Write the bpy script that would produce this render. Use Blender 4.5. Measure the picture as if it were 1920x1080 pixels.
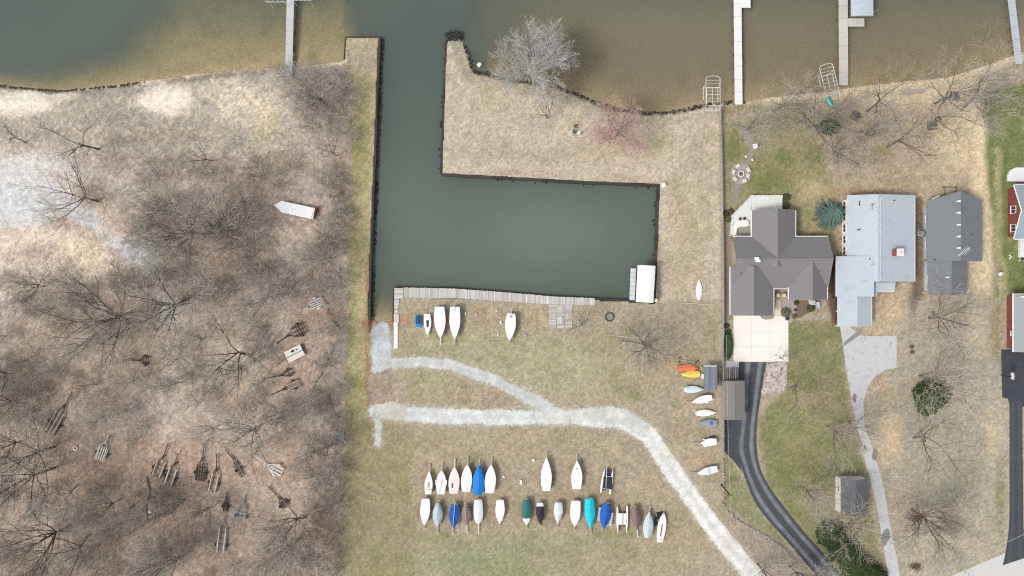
import bpy, math, random
import numpy as np
from mathutils import Vector
R = math.radians
for o in list(bpy.data.objects): bpy.data.objects.remove(o)
sc = bpy.context.scene
col = sc.collection
H = 130.0            # camera height in metres; 0.1 m per photograph pixel on the ground

# ------------------------------------------------------------------ camera, sky, sun, exposure
cd = bpy.data.cameras.new('camera'); cam = bpy.data.objects.new('camera', cd); col.objects.link(cam)
cam.location = (0, 0, H); cam.rotation_euler = (0, 0, 0)
cd.sensor_width = 36; cd.lens = 18 * H / 96.0; cd.clip_end = 6000; cd.clip_start = 1
sc.camera = cam
SUN_EL, SUN_AZ = 50.0, 205.0          # azimuth of the sun, counter-clockwise from +x (light from the lower left)
w = bpy.data.worlds.new('World'); sc.world = w; w.use_nodes = True
nt = w.node_tree; nt.nodes.clear()
sky = nt.nodes.new('ShaderNodeTexSky'); sky.sky_type = 'NISHITA'; sky.sun_disc = False
sky.sun_elevation = R(SUN_EL); sky.sun_rotation = R(90 - SUN_AZ)
sky.air_density = 1.0; sky.dust_density = 3.0; sky.ozone_density = 1.0
hs = nt.nodes.new('ShaderNodeHueSaturation'); hs.inputs['Saturation'].default_value = 0.30
bg = nt.nodes.new('ShaderNodeBackground'); bg.inputs['Strength'].default_value = 0.15
wo = nt.nodes.new('ShaderNodeOutputWorld')
nt.links.new(sky.outputs[0], hs.inputs['Color']); nt.links.new(hs.outputs[0], bg.inputs[0]); nt.links.new(bg.outputs[0], wo.inputs[0])
sd = bpy.data.lights.new('sun', 'SUN'); sd.energy = 1.5; sd.angle = R(12); sd.color = (1.0, 0.965, 0.91)
so = bpy.data.objects.new('sun', sd); col.objects.link(so); so.location = (-60, -40, 90)
sdir = Vector((math.cos(R(SUN_EL)) * math.cos(R(SUN_AZ)), math.cos(R(SUN_EL)) * math.sin(R(SUN_AZ)), math.sin(R(SUN_EL))))
so.rotation_euler = sdir.to_track_quat('Z', 'Y').to_euler()
sc.view_settings.view_transform = 'Standard'; sc.view_settings.look = 'None'
sc.cycles.use_denoising = False; sc.cycles.filter_width = 1.15; sc.cycles.diffuse_bounces = 3; sc.cycles.transparent_max_bounces = 8
sc.view_settings.gamma = 1.0; sc.view_settings.exposure = 0.27

# ------------------------------------------------------------------ helpers
def P(px, py, z=0.0):
    k = 0.1 * (H - z) / H
    return Vector(((px - 960) * k, (540 - py) * k, z))

def lin(c):
    c = c / 255.0
    return c / 12.92 if c <= 0.04045 else ((c + 0.055) / 1.055) ** 2.4

LUM = 1.22            # how bright a white sheet on the ground comes out; turns seen colours into base colours
def A(rgb): return tuple(min(0.82, lin(c) / LUM) for c in rgb)

MATS = {}
def mat(name, rgb, rough=0.8, var=0.10, scale=2.0, bump=0.0, metallic=0.0, rnd=0.0, stretch=None, dirt=None, spec=0.3):
    if name in MATS: return MATS[name]
    m = bpy.data.materials.new(name); m.use_nodes = True; t = m.node_tree; n = t.nodes; l = t.links
    b = n['Principled BSDF']; b.inputs['Roughness'].default_value = rough; b.inputs['Metallic'].default_value = metallic
    b.inputs['Specular IOR Level'].default_value = spec
    tc = n.new('ShaderNodeTexCoord'); mp = n.new('ShaderNodeMapping'); l.new(tc.outputs['Object'], mp.inputs[0])
    if stretch: mp.inputs['Scale'].default_value = stretch
    nz = n.new('ShaderNodeTexNoise'); nz.inputs['Scale'].default_value = scale; nz.inputs['Detail'].default_value = 6
    nz.inputs['Roughness'].default_value = 0.65
    l.new(mp.outputs[0], nz.inputs['Vector'])
    mr = n.new('ShaderNodeMapRange'); mr.inputs['From Min'].default_value = 0.25; mr.inputs['From Max'].default_value = 0.75
    mr.inputs['To Min'].default_value = 1 - var; mr.inputs['To Max'].default_value = 1 + var
    l.new(nz.outputs['Fac'], mr.inputs['Value'])
    mul = n.new('ShaderNodeVectorMath'); mul.operation = 'SCALE'; mul.inputs[0].default_value = A(rgb)
    fac = mr.outputs[0]
    if rnd:
        oi = n.new('ShaderNodeObjectInfo'); r2 = n.new('ShaderNodeMapRange')
        r2.inputs['To Min'].default_value = 1 - rnd; r2.inputs['To Max'].default_value = 1 + rnd
        l.new(oi.outputs['Random'], r2.inputs['Value'])
        mm = n.new('ShaderNodeMath'); mm.operation = 'MULTIPLY'; l.new(fac, mm.inputs[0]); l.new(r2.outputs[0], mm.inputs[1]); fac = mm.outputs[0]
    l.new(fac, mul.inputs['Scale'])
    outc = mul.outputs[0]
    if dirt:
        d2 = n.new('ShaderNodeTexNoise'); d2.inputs['Scale'].default_value = dirt[1]; d2.inputs['Detail'].default_value = 8
        d2.inputs['Roughness'].default_value = 0.7; l.new(tc.outputs['Object'], d2.inputs['Vector'])
        dr = n.new('ShaderNodeMapRange'); dr.inputs['From Min'].default_value = dirt[2]; dr.inputs['From Max'].default_value = dirt[2] + 0.18
        dr.inputs['To Max'].default_value = dirt[3]
        l.new(d2.outputs['Fac'], dr.inputs['Value'])
        mx = n.new('ShaderNodeMix'); mx.data_type = 'RGBA'; l.new(dr.outputs[0], mx.inputs['Factor'])
        l.new(outc, mx.inputs['A']); mx.inputs['B'].default_value = (*A(dirt[0]), 1); outc = mx.outputs['Result']
    l.new(outc, b.inputs['Base Color'])
    if bump:
        bp = n.new('ShaderNodeBump'); bp.inputs['Strength'].default_value = 0.6; bp.inputs['Distance'].default_value = bump
        l.new(nz.outputs['Fac'], bp.inputs['Height']); l.new(bp.outputs[0], b.inputs['Normal'])
    MATS[name] = m
    return m

class MB:
    def __init__(s): s.v = []; s.f = []
    def add(s, vs, fs):
        b = len(s.v); s.v += [tuple(x) for x in vs]; s.f += [tuple(b + i for i in q) for q in fs]
    def box(s, x0, y0, z0, x1, y1, z1):
        s.add([(x0,y0,z0),(x1,y0,z0),(x1,y1,z0),(x0,y1,z0),(x0,y0,z1),(x1,y0,z1),(x1,y1,z1),(x0,y1,z1)],
              [(3,2,1,0),(4,5,6,7),(0,1,5,4),(1,2,6,5),(2,3,7,6),(3,0,4,7)])
    def obox(s, c, hx, hy, z0, z1, a=0.0):
        ca, sa = math.cos(a), math.sin(a)
        pts = [(c[0] + ca*x - sa*y, c[1] + sa*x + ca*y) for x, y in ((-hx,-hy),(hx,-hy),(hx,hy),(-hx,hy))]
        s.prism(pts, z0, z1)
    def bar(s, p, q, wd, z0, z1):          # box along a ground line
        p = Vector(p[:2]); q = Vector(q[:2]); d = (q - p)
        s.obox((p + q) / 2, d.length / 2, wd / 2, z0, z1, math.atan2(d.y, d.x))
    def prism(s, pts, z0, z1):
        n = len(pts); ar = sum(pts[i][0]*pts[(i+1)%n][1] - pts[(i+1)%n][0]*pts[i][1] for i in range(n))
        if ar < 0: pts = pts[::-1]
        s.add([(p[0],p[1],z0) for p in pts] + [(p[0],p[1],z1) for p in pts],
              [tuple(range(n))[::-1], tuple(range(n, 2*n))] + [(i,(i+1)%n,n+(i+1)%n,n+i) for i in range(n)])
    def tube(s, p, q, r0, r1, n=6, cap=True):
        p = Vector(p); q = Vector(q); d = (q - p).normalized()
        a = Vector((0,0,1)) if abs(d.z) < 0.9 else Vector((1,0,0))
        e1 = d.cross(a).normalized(); e2 = d.cross(e1)
        vs = []
        for c, r in ((p, r0), (q, r1)):
            for i in range(n):
                t = 2*math.pi*i/n; vs.append(c + (e1*math.cos(t) + e2*math.sin(t))*r)
        fs = [(i, n+i, n+(i+1)%n, (i+1)%n) for i in range(n)]
        if cap: fs += [tuple(range(n)), tuple(range(n, 2*n))[::-1]]
        s.add(vs, fs)
    def path(s, pts, rs, n):
        pts = [Vector(p) for p in pts]; vs = []; fs = []
        for i, p in enumerate(pts):
            d = (pts[min(i+1, len(pts)-1)] - pts[max(i-1, 0)]).normalized()
            a = Vector((0.3,0.2,1)) if abs(d.z) < 0.9 else Vector((1,0.1,0))
            e1 = d.cross(a).normalized(); e2 = d.cross(e1)
            for k in range(n):
                t = 2*math.pi*k/n; vs.append(p + (e1*math.cos(t) + e2*math.sin(t))*rs[i])
        for i in range(len(pts)-1):
            for k in range(n):
                fs.append((i*n+k, (i+1)*n+k, (i+1)*n+(k+1)%n, i*n+(k+1)%n))
        s.add(vs, fs)
    def ring(s, c, r, rt, z, n=24, m=8):   # torus lying flat
        vs = []; fs = []
        for i in range(n):
            t = 2*math.pi*i/n
            for j in range(m):
                u = 2*math.pi*j/m
                rr = r + rt*math.cos(u); vs.append((c[0]+rr*math.cos(t), c[1]+rr*math.sin(t), z + rt*math.sin(u)))
        for i in range(n):
            for j in range(m):
                fs.append((i*m+j, ((i+1)%n)*m+j, ((i+1)%n)*m+(j+1)%m, i*m+(j+1)%m))
        s.add(vs, fs)
    def disc(s, c, r, z0, z1, n=20):
        s.prism([(c[0]+r*math.cos(2*math.pi*i/n), c[1]+r*math.sin(2*math.pi*i/n)) for i in range(n)], z0, z1)
    def mesh(s, name, origin=(0,0,0), smooth=False):
        me = bpy.data.meshes.new(name); ox, oy, oz = origin
        me.from_pydata([(x-ox, y-oy, z-oz) for x, y, z in s.v], [], s.f)
        if smooth: me.polygons.foreach_set('use_smooth', [True]*len(me.polygons))
        me.update(); return me
    def build(s, name, m, parent=None, smooth=False, origin=None, kind=None):
        if parent is not None: org = ORG.get(parent.name, (0,0,0))
        else: org = origin or (0,0,0)
        o = bpy.data.objects.new(name, s.mesh(name, org, smooth)); col.objects.link(o)
        o.data.materials.append(m)
        if parent is not None: o.parent = parent
        elif origin: o.location = origin
        ORG[o.name] = tuple(org)
        if kind: o['kind'] = kind
        return o
ORG = {}; LABELS = {}
def tag(o, label, cat, group=None):
    o['label'] = label; o['category'] = cat
    if group: o['group'] = group
    LABELS.setdefault(label, []).append(o.name)
    return o
def thing(name, label, cat, loc, group=None):
    o = bpy.data.objects.new(name, None); col.objects.link(o); o.location = loc; o.empty_display_size = 0.3
    ORG[o.name] = tuple(loc); return tag(o, label, cat, group)
def struct(name, mb, m): return mb.build(name, m, kind='structure')
def link(name, me, parent, loc=(0,0,0), rz=0.0, sc_=None):
    o = bpy.data.objects.new(name, me); col.objects.link(o); o.parent = parent; o.location = loc; o.rotation_euler[2] = rz
    if sc_: o.scale = sc_
    return o

# ------------------------------------------------------------------ noise on arrays
_rng = np.random.default_rng(7); _T = _rng.random((256, 256))
def vnoise(x, y, seed=0):
    x = x + seed*17.31; y = y + seed*9.77
    xi = np.floor(x).astype(int); yi = np.floor(y).astype(int); fx = x - xi; fy = y - yi
    fx = fx*fx*(3-2*fx); fy = fy*fy*(3-2*fy)
    a = _T[xi & 255, yi & 255]; b = _T[(xi+1) & 255, yi & 255]; c = _T[xi & 255, (yi+1) & 255]; d = _T[(xi+1) & 255, (yi+1) & 255]
    return (a*(1-fx)+b*fx)*(1-fy) + (c*(1-fx)+d*fx)*fy
def fbm(x, y, oct_=4, seed=0, gain=0.55):
    s = 0; a = 1; t = 0
    for i in range(oct_):
        s = s + a*vnoise(x, y, seed+i*3); t += a; a *= gain; x = x*2.03; y = y*2.03
    return s/t
def sst(e0, e1, x):
    t = np.clip((x-e0)/(e1-e0), 0, 1); return t*t*(3-2*t)
def segdist(X, Y, a, b):
    dx, dy = b[0]-a[0], b[1]-a[1]; L = dx*dx+dy*dy+1e-9
    t = np.clip(((X-a[0])*dx+(Y-a[1])*dy)/L, 0, 1)
    return np.hypot(X-a[0]-t*dx, Y-a[1]-t*dy), t
def inside(X, Y, poly):
    r = np.zeros(X.shape, bool); n = len(poly)
    for i in range(n):
        x0, y0 = poly[i]; x1, y1 = poly[(i+1) % n]
        if y0 == y1: continue
        c = ((y0 > Y) != (y1 > Y)) & (X < (x1-x0)*(Y-y0)/(y1-y0)+x0)
        r ^= c
    return r
def sdf(X, Y, poly):                         # positive inside
    d = np.full(X.shape, 1e9)
    for i in range(len(poly)): d = np.minimum(d, segdist(X, Y, poly[i], poly[(i+1) % len(poly)])[0])
    return np.where(inside(X, Y, poly), d, -d)
def pldist(X, Y, pts):
    d = np.full(X.shape, 1e9)
    for i in range(len(pts)-1): d = np.minimum(d, segdist(X, Y, pts[i], pts[i+1])[0])
    return d

# ------------------------------------------------------------------ terrain: shore lines (photograph pixels)
WZ = -0.8                                    # water level
BEACH_L = [(-700,140),(0,157),(20,160),(60,164),(110,167),(160,163),(220,157),(260,150),(330,141),(400,132),(470,126),(560,121),(645,112)]
WALL_SPIT = [(645,112),(648,70),(711,70)]
WALL_LEFT = [(711,70),(709,110),(703,280),(697,420),(692,560),(692,600)]
RAMP = [(692,602),(738,604)]
WALL_QUAY = [(738,604),(740,541),(760,541),(850,543),(960,551),(1040,558),(1115,562),(1180,565),(1228,568)]
WALL_RIGHT = [(1228,568),(1231,500),(1236,346)]
WALL_TOP = [(1236,346),(1100,341),(960,333),(828,326)]
WALL_PEN = [(828,326),(832,200),(835,120),(838,75),(842,62),(862,62)]
BANK_PEN = [(862,62),(872,85),(881,115),(887,132),(900,134),(925,140),(960,149),(1000,154),(1030,158),(1060,166),(1090,178),(1120,190),(1140,198),(1170,206),(1210,209),(1245,210),(1290,203),(1320,195),
   (1360,190),(1400,188),(1440,181),(1500,174),(1560,168),(1610,160),(1700,150),(1780,143),(1850,121),(1900,103),(1920,96),(2700,-60)]
WATER = BEACH_L + WALL_SPIT[1:] + WALL_LEFT[1:] + RAMP + WALL_QUAY[1:] + WALL_RIGHT[1:] + WALL_TOP[1:] + WALL_PEN[1:] + BANK_PEN[1:] + [(2700,-3000),(-700,-3000)]

CELL = 0.25
gx = np.arange(-108, 108.01, CELL); gy = np.arange(-62, 62.01, CELL)
GX, GY = np.meshgrid(gx, gy)
PX = 960 + GX*10; PY = 540 - GY*10
N1 = fbm(GX/9, GY/9, 5, 1); N2 = fbm(GX/3, GY/3, 4, 5); N3 = fbm(GX/0.9, GY/0.9, 3, 9); N4 = _rng.random(GX.shape); N5 = _rng.random(GX.shape); N6 = fbm(GX/0.5, GY/0.5, 2, 13)
NW = fbm(GX/22, GY/22, 4, 21)

def depth_field(X, Y):
    """water depth in metres at photograph pixels (X, Y); negative on land (metres inland)"""
    s = sdf(X, Y, WATER)
    db = np.minimum(pldist(X, Y, BEACH_L), pldist(X, Y, BANK_PEN)) * 0.1
    dbl = pldist(X, Y, BEACH_L) * 0.1; dbr = pldist(X, Y, BANK_PEN) * 0.1
    wob = 1 + 0.5*(fbm(X/60, Y/60, 4, 31) - 0.5)
    sl = np.interp(X, [-300, 0, 120, 230, 330, 640, 700, 760], [0.45, 0.38, 0.28, 0.15, 0.07, 0.065, 0.3, 1.2])
    dl = np.clip(dbl*sl*wob, 0, 3.0)
    sr = np.interp(X, [800, 860, 930, 1100, 1900], [1.2, 0.35, 0.10, 0.06, 0.06])
    dr = np.clip(dbr*sr*wob*1.5, 0, 1.15) + np.clip((dbr-13)*0.06, 0, 1.6)
    dl = np.where(X > 770, 9, dl); dr = np.where(X < 770, 9, dr)
    d = np.minimum(np.minimum(dl, dr), 2.6)
    chf = sst(690, 770, X + (fbm(X/40, Y/40, 3, 33)-0.5)*30)*(1-sst(840, 960, X + (fbm(X/40, Y/40, 3, 35)-0.5)*60))
    d = np.maximum(d, 2.6*chf)
    d = np.maximum(d, 2.0*sst(60, -40, Y)*sst(300, 0, X)) if False else d
    inner = ((Y > 322) & (X > 690) & (X < 1240)) | ((X > 690) & (X < 842) & (Y > 72))
    rampd = np.clip((606-Y)*0.1*0.20, 0, 2.6)
    near = (X < 742) & (Y > 480)
    d = np.where(inner, np.where(near, np.minimum(2.6, rampd), 2.6), d)
    return s, d, db
S_, D_, DB_ = depth_field(PX, PY)
is_w = S_ > 0
beachy = np.minimum(pldist(PX, PY, BEACH_L), pldist(PX, PY, BANK_PEN)) * 0.1
wally = np.minimum.reduce([pldist(PX, PY, q) for q in (WALL_SPIT, WALL_LEFT, WALL_QUAY, WALL_RIGHT, WALL_TOP, WALL_PEN)]) * 0.1
rampy = pldist(PX, PY, RAMP) * 0.1
land_z = -(1 - sst(0, 3.2, beachy)) * 0.8 * sst(0.3, 2.5, wally)
land_z = np.minimum(land_z, np.where((PX > 690) & (PX < 742) & (PY > 590), -0.8*(1 - sst(0, 4.5, np.clip((PY-603)*0.1, 0, 9))), 0))
bw = ((PX > 862) & (PX < 2000) & (PY < 220)) | (PX < 640)
land_z = np.where(bw, -(1 - sst(0, 3.0, beachy))*0.8, land_z)
Z = np.where(is_w, WZ - np.maximum(D_, 0.02), land_z)
Z += np.where(is_w, 0.0, 0.0)

# ------------------------------------------------------------------ ground colours (the soil, sand, turf and leaf litter themselves)
C = np.empty(GX.shape + (3,)); C[:] = (178, 164, 138)
WXp = PX + (N1-0.5)*24 + (N2-0.5)*12 + (N4-0.5)*6; WYp = PY + (fbm(GX/9, GY/9, 5, 41)-0.5)*24 + (fbm(GX/3, GY/3, 4, 45)-0.5)*12 + (N5-0.5)*6
WX2 = PX + (N2-0.5)*9; WY2 = PY + (fbm(GX/3, GY/3, 4, 45)-0.5)*9
def paint(m, c): 
    global C
    C = C*(1-m[..., None]) + np.array(c, float)*m[..., None]
def poly(pts, c, a=1.0, f=14, warp=True):
    d = sdf(WXp if warp else WX2, WYp if warp else WY2, pts); paint(a*sst(-f, f, d), c)
def blob(cx, cy, rx, ry, c, a=1.0, rot=0.0, soft=0.9, n=0.30):
    ca, sa = math.cos(R(rot)), math.sin(R(rot)); dx = WXp-cx; dy = WYp-cy
    r = np.hypot((dx*ca+dy*sa)/rx, (-dx*sa+dy*ca)/ry) + n*(N2-0.5)
    paint(a*(1-sst(1-soft, 1+0.25*soft, r)), c)
def strip(pts, wd, c, a=1.0, f=5, warp=False):
    d = pldist(WX2 if not warp else WXp, WY2 if not warp else WYp, pts); paint(a*(1-sst(wd-f, wd+f, d)), c)
rb = random.Random(3)
# north-west field and its pale sand
poly([(-90,140),(650,100),(655,310),(-90,310)], (186,175,156))
for (x,y,rx,ry,c,a) in [(40,190,85,30,(246,232,208),1),(105,178,40,14,(235,220,196),.8),(310,188,62,42,(244,230,206),1),(420,170,60,30,(214,200,172),.7),(470,205,75,42,(222,206,176),.8),(500,235,40,40,(200,185,150),.7),
    (190,210,60,40,(168,160,142),.7),(250,225,60,30,(166,156,140),.6),(380,245,90,25,(178,166,148),.6),(300,262,130,18,(168,152,134),.7),(150,255,60,18,(186,168,148),.5),(600,170,66,60,(146,128,114),.8),(600,110,50,12,(190,165,140),.6),(210,170,90,10,(160,148,132),.5)]:
    blob(x,y,rx,ry,c,a,0,.55,.25)
# the wood: leaf litter
poly([(-90,285),(60,275),(200,292),(350,290),(540,285),(548,150),(600,118),(652,120),(660,250),(655,400),(650,540),(652,700),(642,900),(622,1150),(-90,1150)], (188,171,155), 1, 8)
m = sst(0.42, 0.62, fbm(GX/7, GY/7, 4, 61))*(sst(652, 640, PX) if False else (1-sst(630, 655, PX)))*sst(300, 420, PY); paint(0.5*m, (172,143,122))
m = sst(0.5, 0.66, fbm(GX/5, GY/5, 4, 71))*(1-sst(630, 655, PX))*sst(280, 360, PY); paint(0.45*m, (166,154,143))
m = (1-sst(560, 700, PX))*sst(760, 900, PY); paint(0.5*m, (168,141,121))
m = sst(0.53, 0.66, fbm(GX/11, GY/11, 4, 81))*(1-sst(630, 655, PX))*sst(280, 360, PY); paint(0.45*m, (204,186,164))
for (x,y,rx,ry,c,a) in [(600,600,70,60,(184,144,120),.7),(560,700,80,60,(184,148,126),.6),(520,870,70,60,(190,154,128),.7),(330,860,170,60,(192,160,136),.7),(90,830,90,40,(190,162,138),.7),(610,440,30,90,(184,152,130),.5),(620,1020,30,60,(188,146,120),.7),
    (480,330,90,50,(186,162,140),.6),(590,320,50,30,(196,176,150),.5),(520,300,50,28,(196,180,146),.7),(560,345,35,26,(186,176,168),.6),(400,650,70,50,(186,168,146),.6),(260,640,80,60,(180,158,134),.5),(90,640,80,40,(172,158,136),.5),(180,690,80,40,(184,160,134),.6),
    (640,330,16,80,(150,112,96),.5),(655,180,14,60,(150,120,108),.6)]:
    blob(x,y,rx,ry,c,a)
# pale gravel yard on the left
poly([(-90,292),(110,290),(165,325),(170,350),(110,400),(60,436),(-90,440)], (218,212,203), 1, 22)
poly([(-90,330),(60,340),(95,372),(60,412),(-90,410)], (211,213,213), .8, 22)
strip([(90,372),(150,402),(200,438),(240,462),(275,486)], 18, (206,205,203), .85, 10, True)
strip([(120,340),(170,335),(230,350),(260,380)], 18, (206,194,178), .8, 12, True)
strip([(275,486),(300,530),(318,580),(318,600)], 17, (196,190,184), .75, 10, True)
poly([(-90,440),(60,430),(130,428),(200,470),(215,500),(170,520),(60,510),(-90,520)], (232,212,188), .9, 16)
blob(150,470,60,40,(226,204,168),.8); blob(60,480,60,26,(180,160,142),.8); blob(30,545,60,26,(226,210,186),.9); blob(215,425,40,26,(222,196,166),.7)
blob(172,362,42,36,(144,126,110),.9); blob(225,300,40,20,(150,136,122),.5); blob(300,290,50,22,(186,172,152),.5)
# grass strip along the channel
poly([(649,72),(712,72),(704,280),(697,430),(692,600),(694,660),(692,760),(655,800),(648,700),(655,540),(660,300),(656,140)], (178,168,120), 1, 6, False)
poly([(649,72),(712,72),(709,140),(655,150)], (182,168,142), .9, 14, False)
for y in range(170, 800, 55): blob(676+rb.uniform(-9,9), y, 20, 34, rb.choice([(164,160,104),(190,176,132),(156,150,100),(174,164,118)]), .75)
strip([(708,130),(703,280),(697,420),(691,600)], 9, (190,174,138), .6, 6)
strip([(691,480),(690,610),(690,760)], 4, (160,118,98), .7, 4)
# south-west turf
poly([(652,770),(700,780),(760,800),(800,830),(800,1150),(618,1150),(640,900)], (160,150,116), 1, 16)
for k in range(26): blob(rb.uniform(650,790), rb.uniform(800,1090), rb.uniform(16,40), rb.uniform(16,44), rb.choice([(150,142,96),(172,156,116),(166,150,112),(146,144,98)]), .55)
# boat yard turf
poly([(745,570),(1225,572),(1350,560),(1350,960),(1430,1150),(780,1150),(770,800),(745,690)], (175,162,135), 1, 10)
for (x,y,rx,ry,c,a) in [(960,660,210,46,(170,170,132),.8),(1050,700,150,50,(176,174,136),.8),(850,640,90,40,(172,168,130),.6),(800,715,60,34,(172,170,128),.8),(880,745,90,24,(178,158,132),.9),(940,750,60,18,(180,160,136),.8),
    (1185,740,16,26,(140,142,92),.8),(1160,690,60,70,(172,160,126),.6),(1220,700,50,40,(180,160,128),.6),(1000,590,70,30,(186,164,132),.6),(900,590,60,28,(180,160,130),.6),(775,600,30,30,(172,158,116),.6),(1200,660,60,40,(166,156,136),.6),
    (960,840,240,30,(178,162,132),.7),(820,820,50,24,(172,160,124),.6),(880,930,130,50,(170,150,122),.6),(1080,930,110,60,(172,154,124),.6),(1010,1040,230,50,(152,154,116),.85),(870,1060,120,40,(150,154,114),.85),(960,1075,80,22,(144,152,106),.7),(1150,1050,130,40,(176,160,130),.7),
    (1240,900,60,60,(176,158,130),.6),(1320,980,50,60,(168,152,120),.7),(1250,1000,60,60,(180,162,132),.6),(1310,860,36,24,(192,160,128),.6),(1300,780,50,60,(180,158,132),.5),(1150,1000,60,16,(150,146,100),.7),(820,1010,60,18,(150,148,104),.7),(1285,740,16,40,(188,164,130),.5),
    (762,600,16,9,(186,140,112),.8),(1250,680,22,10,(200,168,122),.8),(1120,640,30,40,(160,150,122),.5),(1215,640,50,34,(158,150,136),.6),(1090,610,26,30,(158,150,134),.5)]:
    blob(x,y,rx,ry,c,a)
for k in range(110):
    x, y = rb.uniform(760,1340), rb.uniform(585,1080)
    blob(x, y, rb.uniform(8,30), rb.uniform(6,22), rb.choice([(150,148,102),(188,168,138),(164,146,118),(186,172,142),(142,142,98)]), .45, rb.uniform(0,180))
for (x,y) in [(805,890),(850,890),(898,905),(1024,890),(1081,890),(1137,905),(800,965),(851,970),(896,960),(937,962),(987,962),(1046,962),(1106,965),(1166,975),(1215,985),(1240,990),(824,605),(853,605),(957,612),(900,590)]:
    blob(x+rb.uniform(-6,6), y, 17, 34, (158,132,106), .45)
for (x,y,r1) in [(888,632,9),(918,590,10),(1000,872,6),(995,908,9),(1195,915,8),(1165,918,6)]: blob(x,y,r1,r1*.8,(206,182,150),.6)
# peninsula and the strip to the east
poly([(838,70),(866,62),(886,130),(960,150),(1060,166),(1140,198),(1245,210),(1350,190),(1352,560),(1237,568),(1236,346),(1050,338),(828,326)], (198,184,160), 1, 5, False)
for (x,y,rx,ry,c,a) in [(920,190,50,40,(184,174,140),.6),(900,270,70,40,(184,170,146),.5),(1010,290,120,26,(184,170,148),.6),(1160,260,70,50,(188,160,148),.7),(1075,235,22,26,(188,174,126),.45),(1140,285,60,24,(188,174,128),.45),(1230,275,40,40,(184,172,130),.5),(1000,230,30,18,(178,172,158),.6),
    (960,325,120,7,(186,160,140),.6),(1180,335,70,9,(190,164,144),.7),(1290,420,40,120,(180,166,130),.6),(1320,380,16,50,(160,150,112),.5),(1280,520,40,50,(182,166,132),.6),(1310,300,40,60,(186,172,146),.6),(1300,230,60,20,(196,180,154),.6),(1265,390,22,60,(190,172,140),.6)]:
    blob(x,y,rx,ry,c,a)
for k in range(70):
    x, y = rb.uniform(840,1340), rb.uniform(150,560)
    blob(x, y, rb.uniform(8,26), rb.uniform(6,22), rb.choice([(170,158,122),(200,184,158),(178,160,134),(172,166,120)]), .4, rb.uniform(0,180))
# first garden
poly([(1354,190),(1480,178),(1560,230),(1590,370),(1575,560),(1500,560),(1490,600),(1356,600)], (158,150,110), 1, 12)
for (x,y,rx,ry,c,a) in [(1372,280,20,40,(116,124,72),.8),(1440,345,70,34,(120,128,74),.85),(1420,300,30,40,(140,138,90),.7),(1490,330,50,30,(164,150,108),.7),(1520,360,40,26,(196,178,134),.8),(1525,430,26,40,(178,160,112),.8),(1500,280,60,40,(150,140,106),.6),(1455,230,50,36,(160,148,124),.6),(1390,215,40,20,(176,160,138),.7),
    (1470,300,26,20,(112,124,68),.7),(1530,295,40,30,(122,128,76),.6),(1520,445,40,10,(110,108,70),.7)]:
    blob(x,y,rx,ry,c,a)
# second and third gardens
poly([(1560,170),(1700,148),(1850,120),(1862,300),(1860,580),(1700,620),(1580,620),(1570,380),(1530,250)], (192,172,142), 1, 12)
for (x,y,rx,ry,c,a) in [(1640,270,110,50,(168,148,126),.75),(1600,310,70,40,(164,148,126),.7),(1700,310,60,40,(178,158,136),.6),(1790,270,60,60,(222,200,160),.8),(1820,220,40,40,(220,198,156),.8),(1600,360,60,10,(176,140,104),.7),(1690,340,50,14,(176,158,120),.6),(1655,285,20,12,(150,140,92),.7),(1560,225,40,30,(150,146,106),.6)]:
    blob(x,y,rx,ry,c,a)
strip([(1440,187),(1500,181),(1560,176),(1610,168),(1700,158),(1780,151),(1850,128),(1900,110),(1930,100)], 9, (228,208,172), .9, 7)
strip([(1290,208),(1360,196),(1440,187)], 5, (206,188,156), .7, 5)
poly([(1600,172),(1780,155),(1830,150),(1820,185),(1700,200),(1610,195)], (224,204,164), .85, 10)
strip([(1838,180),(1842,300),(1842,430),(1838,560)], 19, (226,204,164), .95, 8)
poly([(1846,180),(1930,150),(1930,570),(1900,575),(1866,560),(1860,400),(1850,300)], (124,132,80), 1, 8)
for k in range(26): blob(rb.uniform(1862,1918), rb.uniform(190,560), rb.uniform(6,16), rb.uniform(8,22), rb.choice([(100,118,62),(96,112,62),(170,160,112),(140,142,92)]), .6)
strip([(1870,280),(1876,330),(1870,420),(1872,500),(1880,560)], 7, (204,186,146), .6, 5, True)
strip([(1723,380),(1724,470),(1722,560)], 9, (134,116,98), .95, 4)
strip([(1562,490),(1562,560),(1566,610)], 8, (112,92,80), .95, 4)
# south-east gardens
poly([(1580,600),(1720,560),(1890,560),(1892,760),(1892,1020),(1780,1150),(1690,1150),(1640,860),(1620,740),(1690,690),(1690,620)], (178,168,145), 1, 8)
for (x,y,rx,ry,c,a) in [(1670,590,40,40,(214,186,146),.9),(1640,625,40,10,(206,178,140),.8),(1760,600,60,40,(170,154,134),.7),(1715,560,14,50,(118,104,92),.8),(1760,680,70,60,(172,164,142),.7),(1830,620,30,60,(214,196,162),.8),(1870,620,16,70,(150,146,96),.7),(1665,740,40,26,(176,158,126),.6),
    (1672,820,30,60,(214,186,148),.9),(1660,720,20,16,(200,172,138),.8),(1730,780,60,50,(150,146,120),.5),(1800,800,60,60,(168,163,142),.7),(1780,900,80,80,(162,157,136),.7),(1860,820,24,70,(206,188,152),.7),(1876,930,12,90,(140,140,92),.6),(1740,980,60,30,(168,150,128),.6),(1800,1030,80,40,(184,172,148),.7),(1690,960,22,60,(186,164,138),.6),(1700,720,14,14,(150,134,118),.5)]:
    blob(x,y,rx,ry,c,a)
poly([(1478,602),(1576,606),(1592,720),(1612,850),(1640,960),(1662,1150),(1560,1150),(1500,990),(1440,910),(1424,860),(1424,800),(1440,760),(1470,740)], (140,140,96), 1, 8)
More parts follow.
